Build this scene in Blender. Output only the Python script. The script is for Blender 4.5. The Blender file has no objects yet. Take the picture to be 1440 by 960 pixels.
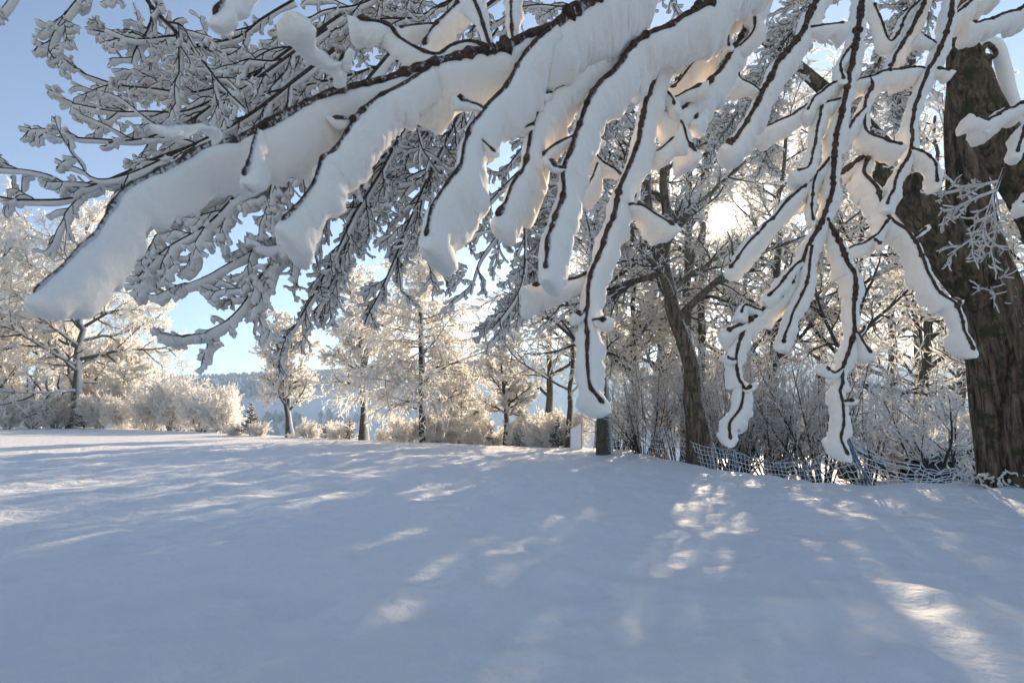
import bpy, math, random
import numpy as np

S = bpy.context.scene
COL = S.collection
rad = math.radians

# ------------------------------------------------------------------ camera
F, CX, CY = 800.0, 720.0, 480.0            # focal length and centre in photo pixels (1440 x 960)
PITCH = rad(7.62)
CAM_H = 1.6
cam = bpy.data.cameras.new('camera')
cam.lens = 20.0
cam.sensor_width = 36.0
cam.clip_start = 0.05
cam.clip_end = 4000
cam.dof.use_dof = True
cam.dof.focus_distance = 6.0
cam.dof.aperture_fstop = 9.0
camo = bpy.data.objects.new('camera', cam)
COL.objects.link(camo)
camo.location = (0, 0, CAM_H)
camo.rotation_euler = (rad(90) + PITCH, 0, 0)
S.camera = camo
FWD = np.array([0, math.cos(PITCH), math.sin(PITCH)])
UPV = np.array([0, -math.sin(PITCH), math.cos(PITCH)])
RGT = np.array([1.0, 0, 0])
EYE = np.array([0, 0, CAM_H])


def ray(px, py):
    return FWD + RGT * ((px - CX) / F) + UPV * ((CY - py) / F)


def at(px, py, d):                          # world point at depth d along the view axis
    return EYE + ray(px, py) * d


def pl(px, py, Y):                          # world point on the vertical plane y = Y
    r = ray(px, py)
    return EYE + r * (Y / r[1])


# ------------------------------------------------------------------ sun, sky, exposure
sv = ray(1015, 305)
sv = sv / np.linalg.norm(sv)
SUN_EL = math.asin(sv[2])
SUN_AZ = math.atan2(sv[0], sv[1])          # clockwise from +Y
sun = bpy.data.lights.new('sun', 'SUN')
sun.energy = 5.0
sun.angle = rad(0.53)
sun.color = (1.0, 0.79, 0.53)
suno = bpy.data.objects.new('sun', sun)
COL.objects.link(suno)
suno.rotation_euler = (rad(90) - SUN_EL, 0, math.pi - SUN_AZ)
suno.location = (12, 30, 40)

W = bpy.data.worlds.new('World')
S.world = W
W.use_nodes = True
wn, wl = W.node_tree.nodes, W.node_tree.links
bg = wn['Background']
sky = wn.new('ShaderNodeTexSky')
sky.sky_type = 'NISHITA'
sky.sun_disc = False
sky.sun_elevation = SUN_EL
sky.sun_rotation = SUN_AZ
sky.altitude = 500
sky.air_density = 0.9
sky.dust_density = 0.12
sky.ozone_density = 3.0
hsv = wn.new('ShaderNodeHueSaturation')     # thin high haze: a slightly paler blue
hsv.inputs['Saturation'].default_value = 0.77
wl.new(sky.outputs['Color'], hsv.inputs['Color'])
# the sun's aureole in the frosty air
tc = wn.new('ShaderNodeTexCoord')
dt = wn.new('ShaderNodeVectorMath'); dt.operation = 'DOT_PRODUCT'
wl.new(tc.outputs['Generated'], dt.inputs[0])
dt.inputs[1].default_value = tuple(float(v) for v in sv)
ac = wn.new('ShaderNodeMath'); ac.operation = 'ARCCOSINE'
wl.new(dt.outputs['Value'], ac.inputs[0])


def falloff(width_deg, amount):
    m = wn.new('ShaderNodeMath'); m.operation = 'MULTIPLY'
    m.inputs[1].default_value = -1.0 / rad(width_deg)
    wl.new(ac.outputs[0], m.inputs[0])
    e = wn.new('ShaderNodeMath'); e.operation = 'EXPONENT'
    wl.new(m.outputs[0], e.inputs[0])
    k = wn.new('ShaderNodeMath'); k.operation = 'MULTIPLY'
    k.inputs[1].default_value = amount
    wl.new(e.outputs[0], k.inputs[0])
    return k.outputs[0]


sm = wn.new('ShaderNodeMath'); sm.operation = 'ADD'
wl.new(falloff(0.36, 900.0), sm.inputs[0]); wl.new(falloff(4.0, 9.0), sm.inputs[1])
au = wn.new('ShaderNodeVectorMath'); au.operation = 'SCALE'
au.inputs[0].default_value = (1.0, 0.78, 0.48)
wl.new(sm.outputs[0], au.inputs['Scale'])
ad_ = wn.new('ShaderNodeVectorMath'); ad_.operation = 'ADD'
wl.new(hsv.outputs['Color'], ad_.inputs[0]); wl.new(au.outputs[0], ad_.inputs[1])
wl.new(ad_.outputs[0], bg.inputs['Color'])
bg.inputs['Strength'].default_value = 0.112

S.view_settings.view_transform = 'Standard'
S.view_settings.look = 'None'
S.view_settings.exposure = 0.88
S.view_settings.gamma = 1.0
S.view_settings.use_curve_mapping = False
cy = S.cycles
cy.max_bounces = 12
cy.diffuse_bounces = 6
cy.glossy_bounces = 2
cy.transmission_bounces = 10
cy.transparent_max_bounces = 6
cy.use_denoising = True
cy.use_adaptive_sampling = True
cy.adaptive_threshold = 0.015
cy.caustics_reflective = False
cy.caustics_refractive = False
cy.sample_clamp_indirect = 6.0

RIME = np.array([0.20, 0.80, -0.50])       # the way the rime flags grow from every twig
RIME = RIME / np.linalg.norm(RIME)

# ------------------------------------------------------------------ materials


def new_mat(name):
    m = bpy.data.materials.new(name)
    m.use_nodes = True
    nt = m.node_tree
    nt.nodes.clear()
    out = nt.nodes.new('ShaderNodeOutputMaterial')
    return m, nt.nodes, nt.links, out


def noise_node(n, l, scale, detail=3, rough=0.55, co=None, dist=0.0):
    t = n.new('ShaderNodeTexNoise')
    t.inputs['Scale'].default_value = scale
    t.inputs['Detail'].default_value = detail
    t.inputs['Roughness'].default_value = rough
    t.inputs['Distortion'].default_value = dist
    if co is not None:
        l.new(co, t.inputs['Vector'])
    return t


def ramp(n, l, src, stops):
    r = n.new('ShaderNodeValToRGB')
    e = r.color_ramp.elements
    while len(e) < len(stops):
        e.new(0.5)
    for i, (p, c) in enumerate(stops):
        e[i].position = p
        e[i].color = (c, c, c, 1) if np.isscalar(c) else (*c, 1)
    l.new(src, r.inputs['Fac'])
    return r


def mixc(n, l, fac, a, b):
    m = n.new('ShaderNodeMix')
    m.data_type = 'RGBA'
    if np.isscalar(fac):
        m.inputs['Factor'].default_value = fac
    else:
        l.new(fac, m.inputs['Factor'])
    for s, v in ((6, a), (7, b)):
        if isinstance(v, tuple):
            m.inputs[s].default_value = (*v, 1)
        else:
            l.new(v, m.inputs[s])
    return m.outputs[2]


def coords(n, kind='Object'):
    return n.new('ShaderNodeTexCoord').outputs[kind]


def bump(n, l, h, strength, dist):
    b = n.new('ShaderNodeBump')
    b.inputs['Strength'].default_value = strength
    b.inputs['Distance'].default_value = dist
    l.new(h, b.inputs['Height'])
    return b.outputs['Normal']


def mat_snow_ground():
    m, n, l, out = new_mat('snow_cover')
    p = n.new('ShaderNodeBsdfPrincipled')
    co = coords(n, 'Object')
    n1 = noise_node(n, l, 4.5, 3, 0.55, co)
    n2 = noise_node(n, l, 40.0, 3, 0.65, co)
    n3 = noise_node(n, l, 260.0, 2, 0.7, co)
    a = n.new('ShaderNodeMath'); a.operation = 'MULTIPLY_ADD'
    a.inputs[1].default_value = 0.10
    l.new(n2.outputs['Fac'], a.inputs[0]); l.new(n1.outputs['Fac'], a.inputs[2])
    b = n.new('ShaderNodeMath'); b.operation = 'MULTIPLY_ADD'
    b.inputs[1].default_value = 0.055
    l.new(n3.outputs['Fac'], b.inputs[0]); l.new(a.outputs[0], b.inputs[2])
    l.new(bump(n, l, b.outputs[0], 1.0, 0.085), p.inputs['Normal'])
    p.inputs['Base Color'].default_value = (0.90, 0.885, 0.865, 1)
    p.inputs['Roughness'].default_value = 0.55
    p.inputs['Specular IOR Level'].default_value = 0.25
    l.new(p.outputs[0], out.inputs['Surface'])
    return m


def mat_rime_near():
    m, n, l, out = new_mat('rime_crust')
    p = n.new('ShaderNodeBsdfPrincipled')
    co = coords(n, 'Object')
    n1 = noise_node(n, l, 70.0, 4, 0.65, co)
    n2 = noise_node(n, l, 420.0, 2, 0.7, co)
    a = n.new('ShaderNodeMath'); a.operation = 'MULTIPLY_ADD'
    a.inputs[1].default_value = 0.25
    l.new(n2.outputs['Fac'], a.inputs[0]); l.new(n1.outputs['Fac'], a.inputs[2])
    l.new(bump(n, l, a.outputs[0], 0.6, 0.006), p.inputs['Normal'])
    p.inputs['Base Color'].default_value = (0.90, 0.838, 0.76, 1)
    p.inputs['Roughness'].default_value = 0.8
    p.inputs['Specular IOR Level'].default_value = 0.1
    p.inputs['Subsurface Weight'].default_value = 1.0
    p.inputs['Subsurface Radius'].default_value = (1.0, 0.9, 0.8)
    p.inputs['Subsurface Scale'].default_value = 0.006
    l.new(p.outputs[0], out.inputs['Surface'])
    return m


def mat_frost_far(name='hoar_frost', col=(0.95, 0.925, 0.885), tr=0.72):
    m, n, l, out = new_mat(name)
    d = n.new('ShaderNodeBsdfDiffuse')
    t = n.new('ShaderNodeBsdfTranslucent')
    d.inputs['Color'].default_value = (*col, 1)
    t.inputs['Color'].default_value = (*col, 1)
    mx = n.new('ShaderNodeMixShader')
    mx.inputs['Fac'].default_value = tr
    l.new(d.outputs[0], mx.inputs[1]); l.new(t.outputs[0], mx.inputs[2])
    l.new(mx.outputs[0], out.inputs['Surface'])
    return m


def mat_bark(name, c1, c2, frost=0.25, scale=18.0, moss=0.0, stretch=0.25, bdist=0.02, thr=0.62):
    """bark: furrows, moss patches, and rime sticking to the windward side"""
    m, n, l, out = new_mat(name)
    p = n.new('ShaderNodeBsdfPrincipled')
    co = coords(n, 'Object')
    mp = n.new('ShaderNodeMapping')
    mp.inputs['Scale'].default_value = (1, 1, stretch)
    l.new(co, mp.inputs['Vector'])
    n1 = noise_node(n, l, scale, 6, 0.65, mp.outputs[0], 0.6)
    base = mixc(n, l, ramp(n, l, n1.outputs['Fac'], [(0.38, 0.0), (0.66, 1.0)]).outputs[0], c1, c2)
    if moss > 0:
        nm = noise_node(n, l, 3.2, 5, 0.7, co)
        base = mixc(n, l, ramp(n, l, nm.outputs['Fac'], [(0.60 - moss * 0.25, 0.0), (0.68 - moss * 0.2, 0.85)]).outputs[0],
                    base, (0.035, 0.042, 0.008))
    g = n.new('ShaderNodeNewGeometry')
    dp = n.new('ShaderNodeVectorMath'); dp.operation = 'DOT_PRODUCT'
    l.new(g.outputs['Normal'], dp.inputs[0])
    dp.inputs[1].default_value = (0.85, 0.15, 0.45)
    n2 = noise_node(n, l, scale * 2.2, 5, 0.75, co)
    ad = n.new('ShaderNodeMath'); ad.operation = 'MULTIPLY_ADD'
    ad.inputs[1].default_value = 0.30
    l.new(dp.outputs['Value'], ad.inputs[0]); l.new(n2.outputs['Fac'], ad.inputs[2])
    fr = ramp(n, l, ad.outputs[0], [(thr, 0.0), (thr + 0.06, 1.0)])
    mm = n.new('ShaderNodeMath'); mm.operation = 'MULTIPLY'
    mm.inputs[1].default_value = min(1.0, frost * 3)
    l.new(fr.outputs[0], mm.inputs[0])
    colr = mixc(n, l, mm.outputs[0], base, (0.84, 0.85, 0.87))
    l.new(colr, p.inputs['Base Color'])
    l.new(bump(n, l, n1.outputs['Fac'], 1.0, bdist), p.inputs['Normal'])
    p.inputs['Roughness'].default_value = 0.9
    p.inputs['Specular IOR Level'].default_value = 0.15
    l.new(p.outputs[0], out.inputs['Surface'])
    return m


def mat_plain(name, col, rough=0.5, metal=0.0, spec=0.5, var=0.0):
    m, n, l, out = new_mat(name)
    p = n.new('ShaderNodeBsdfPrincipled')
    if var > 0:
        nn = noise_node(n, l, 6.0, 4, 0.6, coords(n))
        c2 = tuple(min(1, c * (1 + var)) for c in col)
        c1 = tuple(c * (1 - var) for c in col)
        l.new(mixc(n, l, nn.outputs['Fac'], c1, c2), p.inputs['Base Color'])
    else:
        p.inputs['Base Color'].default_value = (*col, 1)
    p.inputs['Roughness'].default_value = rough
    p.inputs['Metallic'].default_value = metal
    p.inputs['Specular IOR Level'].default_value = spec
    l.new(p.outputs[0], out.inputs['Surface'])
    return m


M_SNOW = mat_snow_ground()
M_RIME = mat_rime_near()
M_FROST = mat_frost_far()
M_FROSTN = mat_frost_far('rime_flags', (0.89, 0.845, 0.79), 0.25)
M_TWIG = mat_bark('twig_bark', (0.036, 0.022, 0.016), (0.120, 0.074, 0.054), 0.22, 75.0, 0, 1.0, 0.004, 0.665)
M_TWIGF = mat_plain('far_twig_bark', (0.055, 0.042, 0.034), 0.9, 0, 0.1)
M_LIMB = mat_bark('limb_bark', (0.030, 0.024, 0.020), (0.085, 0.066, 0.052), 0.2, 30.0, 0, 1.0, 0.004, 0.66)
M_TRUNK = mat_bark('trunk_bark', (0.045, 0.036, 0.027), (0.13, 0.105, 0.078), 0.33, 14.0, 0.25, 0.22, 0.03, 0.60)
M_OLD = mat_bark('mossy_old_bark', (0.024, 0.015, 0.010), (0.27, 0.185, 0.12), 0.35, 11.0, 0.36, 0.16, 0.09, 0.66)
M_MOSS = mat_bark('moss_covered_bark', (0.020, 0.013, 0.008), (0.23, 0.155, 0.095), 0.3, 12.0, 0.38, 0.3, 0.09, 0.69)
M_NEEDLE = mat_plain('spruce_needles', (0.030, 0.045, 0.028), 0.8, 0, 0.2, 0.35)

# ------------------------------------------------------------------ numpy helpers


def hsh(i, j, k, seed):
    h = (i * 374761393 + j * 668265263 + k * 1274126177 + seed * 362437) & 0xffffffff
    h = ((h ^ (h >> 13)) * 1274126177) & 0xffffffff
    h = (h ^ (h >> 16)) & 0xffffff
    return h / float(0xffffff)


def vnoise(P, seed=0):
    """value noise in [0,1]; P (...,3)"""
    P = np.asarray(P, float)
    I = np.floor(P).astype(np.int64)
    f = P - I
    f = f * f * (3 - 2 * f)
    r = 0
    for a in (0, 1):
        wa = f[..., 0] if a else 1 - f[..., 0]
        for b in (0, 1):
            wb = f[..., 1] if b else 1 - f[..., 1]
            for c in (0, 1):
                wc = f[..., 2] if c else 1 - f[..., 2]
                r = r + wa * wb * wc * hsh(I[..., 0] + a, I[..., 1] + b, I[..., 2] + c, seed)
    return r


def nrm(v):
    return v / np.maximum(np.linalg.norm(v, axis=-1, keepdims=True), 1e-9)


def tangents(P):
    T = np.empty_like(P)
    T[:, 1:-1] = P[:, 2:] - P[:, :-2]
    T[:, 0] = P[:, 1] - P[:, 0]
    T[:, -1] = P[:, -1] - P[:, -2]
    return nrm(T)


def strip_faces(n, k, s):
    i = np.arange(k - 1)[:, None]
    j = np.arange(s - 1)[None, :]
    a = i * s + j
    q = np.stack([a, a + 1, a + s + 1, a + s], -1).reshape(-1, 4)
    return (q[None] + (np.arange(n) * k * s)[:, None, None]).reshape(-1, 4)


def grid_faces(n, k, s):
    """quads of n tubes of k rings with s sides"""
    i = np.arange(k - 1)[:, None]
    j = np.arange(s)[None, :]
    a = i * s + j
    b = i * s + (j + 1) % s
    q = np.stack([a, b, b + s, a + s], -1).reshape(-1, 4)
    return (q[None] + (np.arange(n) * k * s)[:, None, None]).reshape(-1, 4)


def tube(P, R, s=6, squash=None):
    n, k, _ = P.shape
    T = tangents(P)
    mean = nrm(P[:, -1] - P[:, 0])
    ref = np.where(np.abs(mean[:, 2:3]) < 0.8, np.array([[0, 0, 1.0]]), np.array([[1.0, 0, 0]]))
    N1 = nrm(np.cross(T, ref[:, None, :]))
    N2 = np.cross(T, N1)
    a = np.arange(s) * 2 * math.pi / s
    V = P[:, :, None] + R[:, :, None, None] * (np.cos(a)[:, None] * N1[:, :, None] + np.sin(a)[:, None] * N2[:, :, None])
    return V.reshape(-1, 3), grid_faces(n, k, s)


def rime(P, L, T, D, prof, off=None):
    """flag of rime along every path: section prof[(u,w)] spans D (length L) and across (half width T)"""
    n, k, _ = P.shape
    t = tangents(P)
    D = np.asarray(D, float)
    if D.ndim == 1:
        D = np.broadcast_to(D, P.shape)
    dp = D - (D * t).sum(-1, keepdims=True) * t
    m = np.linalg.norm(dp, axis=-1, keepdims=True)
    dn = np.array([0, 0.25, -1.0])
    alt = dn - (dn * t).sum(-1, keepdims=True) * t
    d = nrm(dp + 0.12 * alt * (1 - m))
    b = np.cross(t, d)
    m = m[..., 0]
    Lk = L * (0.30 + 0.70 * m)
    Tk = T * (1.0 + 0.5 * (1 - m))
    prof = np.asarray(prof, float)
    base = P if off is None else P + d * off[..., None]
    V = base[:, :, None] + d[:, :, None] * (Lk[:, :, None, None] * prof[:, 0][:, None]) + b[:, :, None] * (Tk[:, :, None, None] * prof[:, 1][:, None])
    if prof[0][1] < 0:
        return V.reshape(-1, 3), strip_faces(n, k, len(prof))
    return V.reshape(-1, 3), grid_faces(n, k, len(prof))


DIAMOND = [(0.85, -0.95), (-0.30, 0.0), (0.85, 0.95)]    # feathers of frost closing round the twig
OPEN = [(0.0, 0.0), (0.45, 1.0), (1.0, 0.0), (0.45, -1.0)]
HEXA = [(-0.05, 0.0), (0.15, 0.75), (0.62, 1.0), (1.0, 0.45), (1.0, -0.45), (0.62, -1.0), (0.15, -0.75)]


def mesh_of(name, parts, mats):
    """parts: (V, F, material index, smooth)"""
    Vs, Fs, mi, sm, o = [], [], [], [], 0
    for V, Fq, m, s in parts:
        if len(V) == 0:
            continue
        Vs.append(V); Fs.append(Fq + o); o += len(V)
        mi.append(np.full(len(Fq), m, np.int32)); sm.append(np.full(len(Fq), s, bool))
    V = np.concatenate(Vs).astype(np.float32)
    nF = sum(len(f) for f in Fs)
    me = bpy.data.meshes.new(name)
    me.vertices.add(len(V))
    me.vertices.foreach_set('co', V.ravel())
    sizes = np.concatenate([np.full(len(f), f.shape[1], np.int32) for f in Fs])
    loops = np.concatenate([f.ravel() for f in Fs]).astype(np.int32)
    me.loops.add(len(loops))
    me.loops.foreach_set('vertex_index', loops)
    me.polygons.add(nF)
    st = np.zeros(nF, np.int32)
    st[1:] = np.cumsum(sizes)[:-1]
    me.polygons.foreach_set('loop_start', st)
    me.polygons.foreach_set('loop_total', sizes)
    me.polygons.foreach_set('material_index', np.concatenate(mi))
    me.polygons.foreach_set('use_smooth', np.concatenate(sm))
    for m in mats:
        me.materials.append(m)
    me.update(calc_edges=True)
    return me


def tag(o, label=None, cat=None, group=None, kind=None):
    if label: o['label'] = label
    if cat: o['category'] = cat
    if group: o['group'] = group
    if kind: o['kind'] = kind
    return o


def empty(name, loc, label, cat, group=None, rz=0.0):
    o = bpy.data.objects.new(name, None)
    COL.objects.link(o)
    o.empty_display_size = 0.3
    o.location = tuple(float(v) for v in loc)
    o.rotation_euler = (0, 0, rz)
    return tag(o, label, cat, group)


def obj(name, parts, mats, parent=None, origin=None):
    if origin is not None:
        parts = [(V - np.asarray(origin), f, m, s) for V, f, m, s in parts]
    o = bpy.data.objects.new(name, mesh_of(name, parts, mats))
    COL.objects.link(o)
    if parent is not None:
        o.parent = parent
    return o


def box(c, s):
    c = np.asarray(c, float); s = np.asarray(s, float) / 2
    V = np.array([[x, y, z] for z in (-1, 1) for y in (-1, 1) for x in (-1, 1)], float) * s + c
    Fq = np.array([[0, 2, 3, 1], [4, 5, 7, 6], [0, 1, 5, 4], [2, 6, 7, 3], [0, 4, 6, 2], [1, 3, 7, 5]])
    return V, Fq


def resample(pts, n=None, step=None):
    """smooth curve through the points (Catmull-Rom), evenly spaced; pts (m, c)"""
    p = np.asarray(pts, float)
    if len(p) == 2:
        p = np.stack([p[0], (p[0] + p[1]) / 2, p[1]])
    q = np.concatenate([2 * p[:1] - p[1:2], p, 2 * p[-1:] - p[-2:-1]])
    out = []
    u = np.linspace(0, 1, 12, endpoint=False)[:, None]
    for i in range(len(p) - 1):
        a, b, c, d = q[i], q[i + 1], q[i + 2], q[i + 3]
        out.append(0.5 * (2 * b + (c - a) * u + (2 * a - 5 * b + 4 * c - d) * u ** 2 + (3 * b - a - 3 * c + d) * u ** 3))
    out.append(p[-1:])
    c = np.concatenate(out)
    s = np.concatenate([[0], np.cumsum(np.linalg.norm(np.diff(c[:, :3], axis=0), axis=1))])
    if n is None:
        n = max(4, int(s[-1] / step) + 1)
    t = np.linspace(0, s[-1], n)
    return np.stack([np.interp(t, s, c[:, i]) for i in range(c.shape[1])], 1)


def sprout(rng, P, R, m, t0, t1, ang, asd, ln, k, trop=(0, 0, 0), wig=0.12, rf=0.6, tip=0.2, lshape=0.5, lsd=0.2, rmin=0.0, planar=None):
    """m children on every path of P: returns their paths and radii"""
    n, K, _ = P.shape
    T = tangents(P)
    plen = np.linalg.norm(np.diff(P, axis=1), axis=-1).sum(1)
    t = t0 + (t1 - t0) * (np.arange(m)[None] + rng.random((n, m))) / m
    f = t * (K - 1)
    i = np.clip(f.astype(int), 0, K - 2)
    w = (f - i)[..., None]
    ii = np.arange(n)[:, None]
    base = P[ii, i] * (1 - w) + P[ii, i + 1] * w
    tg = nrm(T[ii, i] * (1 - w) + T[ii, i + 1] * w)
    r = R[ii, i] * (1 - w[..., 0]) + R[ii, i + 1] * w[..., 0]
    ref = nrm(rng.normal(size=(n, 1, 3)))
    e1 = nrm(np.cross(tg, ref)); e2 = np.cross(tg, e1)
    az = np.arange(m)[None] * 2.399 + rng.random((n, 1)) * 6.28 + rng.normal(size=(n, m)) * 0.5
    pr = np.cos(az)[..., None] * e1 + np.sin(az)[..., None] * e2
    if planar is not None:
        side = nrm(np.cross(tg, np.asarray(planar, float)))
        sg = np.where(np.arange(m) % 2 == 0, 1.0, -1.0)[None, :, None]
        pr = nrm(side * sg + 0.45 * pr)
    a = rad(ang) + rng.normal(size=(n, m)) * rad(asd)
    d = nrm(np.cos(a)[..., None] * tg + np.sin(a)[..., None] * pr)
    L = ln * plen[:, None] * (1 - lshape * t) * np.clip(1 + lsd * rng.normal(size=(n, m)), 0.35, 1.9)
    N = n * m
    d = d.reshape(N, 3); q = base.reshape(N, 3); L = L.reshape(N, 1)
    out = [q]
    trop = np.asarray(trop, float)
    for j in range(k - 1):
        q = q + d * L / (k - 1)
        out.append(q)
        d = nrm(d + trop * 4.0 / (k - 1) + wig * rng.normal(size=(N, 3)))
    C = np.stack(out, 1)
    s = np.linspace(0, 1, k)
    r0 = np.maximum(r.reshape(N, 1) * rf, rmin)
    return C, r0 * (1 - (1 - tip) * s)[None]


def lumps(rng, n, k, amp, m=6):
    """smooth random multiplier along each path"""
    c = rng.random((n, m + 1))
    x = np.linspace(0, m, k)
    i = np.clip(x.astype(int), 0, m - 1)
    f = x - i
    f = f * f * (3 - 2 * f)
    return 1 + amp * (2 * (c[:, i] * (1 - f) + c[:, i + 1] * f) - 1)


def frost(rng, P, w, long=1.0, D=RIME, amp=0.4, prof=DIAMOND, tip=0.5):
    n, k, _ = P.shape
    s = np.linspace(0, 1, k)
    e = np.ones(k)
    e[-1] = tip
    e[0] = 0.6
    W = w * lumps(rng, n, k, amp, max(2, k - 1)) * e
    return rime(P, 2.0 * W * long, W, D, prof)


# ------------------------------------------------------------------ the ground: field, crest, valley and hill as one sheet


def smooth(a, b, x):
    t = np.clip((x - a) / (b - a), 0, 1)
    return t * t * (3 - 2 * t)


def crest(x):
    return np.interp(x, [-80, -45, -22, -8, 2, 8, 14, 24, 60], [80, 72, 56, 44, 36, 34, 36, 44, 60])


def field_z(x, y):
    x = np.asarray(x, float); y = np.asarray(y, float)
    z = 0.35 * smooth(-10, -50, x) * smooth(20, 60, y)
    # bank with the fence: the land behind it lies lower on the right
    fl = np.interp(x, [3, 4.5, 6.5, 8.2, 10, 14, 25], [30, 24, 17.5, 12.5, 12.3, 12, 12])
    z = z - 0.95 * smooth(0.3, 5.0, y - fl) * smooth(5.5, 9.0, x) * (1 - smooth(55, 90, y))
    c = crest(x)
    v = smooth(0, 85, y - c)
    z = z - 15.0 * v - 0.35 * smooth(-6, 2, y - c)
    hill = smooth(165, 310, y + 0.10 * x)
    z = z + hill * (44.0 + 0.03 * x)
    P = np.stack([x / 70, y / 70, np.zeros_like(x)], -1)
    z = z + (vnoise(P, 3) - 0.5) * 6.0 * smooth(150, 260, y)
    return z


def ground_z(x, y):
    z = field_z(x, y)
    o = np.zeros_like(z)
    d = np.sqrt(x * x + y * y)
    near = 1 - smooth(28, 60, d)
    lump = vnoise(np.stack([x / 1.7, y / 1.7, o], -1), 1) - 0.5
    mid = vnoise(np.stack([x / 0.62 + 5, y / 0.50, o], -1), 2) - 0.5
    sml = vnoise(np.stack([x / 0.27, y / 0.23 + 9, o], -1), 4) - 0.5
    tiny = vnoise(np.stack([x / 0.12 + 3, y / 0.11, o + 4.5], -1), 14) - 0.5
    hump = np.maximum(0, vnoise(np.stack([x / 0.42 + 31, y / 0.36, o + 2.5], -1), 8) - 0.60)
    z = z + near * (0.10 * lump + 0.090 * mid + 0.055 * sml + 0.016 * tiny - 0.15 * hump)
    # snow heaped round the foot of the old tree
    b = pl(1415, 697, 11.6)
    z = z + 0.30 * np.exp(-((x - b[0]) ** 2 + (y - b[1]) ** 2) / 3.2)
    return z


def axis(lim0, lim1, fine, n0, n1):
    def half(lim, n):
        b = 1.0
        lo, hi = 1e-4, 20.0
        for _ in range(60):                 # fine * sinh(b n)/b ... solve for the growth
            mid = (lo + hi) / 2
            if fine * n * math.sinh(mid) / mid > lim: hi = mid
            else: lo = mid
        u = np.linspace(0, 1, n + 1)
        return fine * n * np.sinh(lo * u) / lo
    return np.concatenate([-half(-lim0, n0)[:0:-1], half(lim1, n1)])


def build_ground():
    xs = axis(-900, 900, 0.035, 300, 300)
    ys = axis(-60, 1100, 0.035, 60, 520) + 2.2
    X, Y = np.meshgrid(xs, ys)
    Z = ground_z(X, Y)
    V = np.stack([X, Y, Z], -1).reshape(-1, 3)
    nx, ny = len(xs), len(ys)
    i = np.arange(ny - 1)[:, None] * nx + np.arange(nx - 1)[None]
    q = np.stack([i, i + 1, i + nx + 1, i + nx], -1).reshape(-1, 4)
    o = obj('snow_ground', [(V, q, 0, True)], [M_SNOW])
    return tag(o, kind='structure')


build_ground()


def gz(x, y):
    return float(ground_z(np.array([float(x)]), np.array([float(y)]))[0])


# ------------------------------------------------------------------ boughs close to the lens, traced twig by twig
SEC = [(-0.01, 0.0), (0.02, 0.35), (0.10, 0.66), (0.25, 0.88), (0.45, 1.0), (0.66, 0.97), (0.84, 0.74), (0.96, 0.36), (1.0, 0.0)]
SEC = SEC + [(u, -w) for u, w in SEC[-2:0:-1]]


def bough_path(pts, d0, d1, step):
    n = len(pts)
    s = np.concatenate([[0], np.cumsum([math.hypot(pts[i + 1][0] - pts[i][0], pts[i + 1][1] - pts[i][1]) for i in range(n - 1)])])
    s = s / s[-1]
    w = np.array([[*at(p[0], p[1], d0 + (d1 - d0) * t)] for p, t in zip(pts, s)])
    return resample(w, step=step)


BRNG = np.random.default_rng(5)


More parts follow.
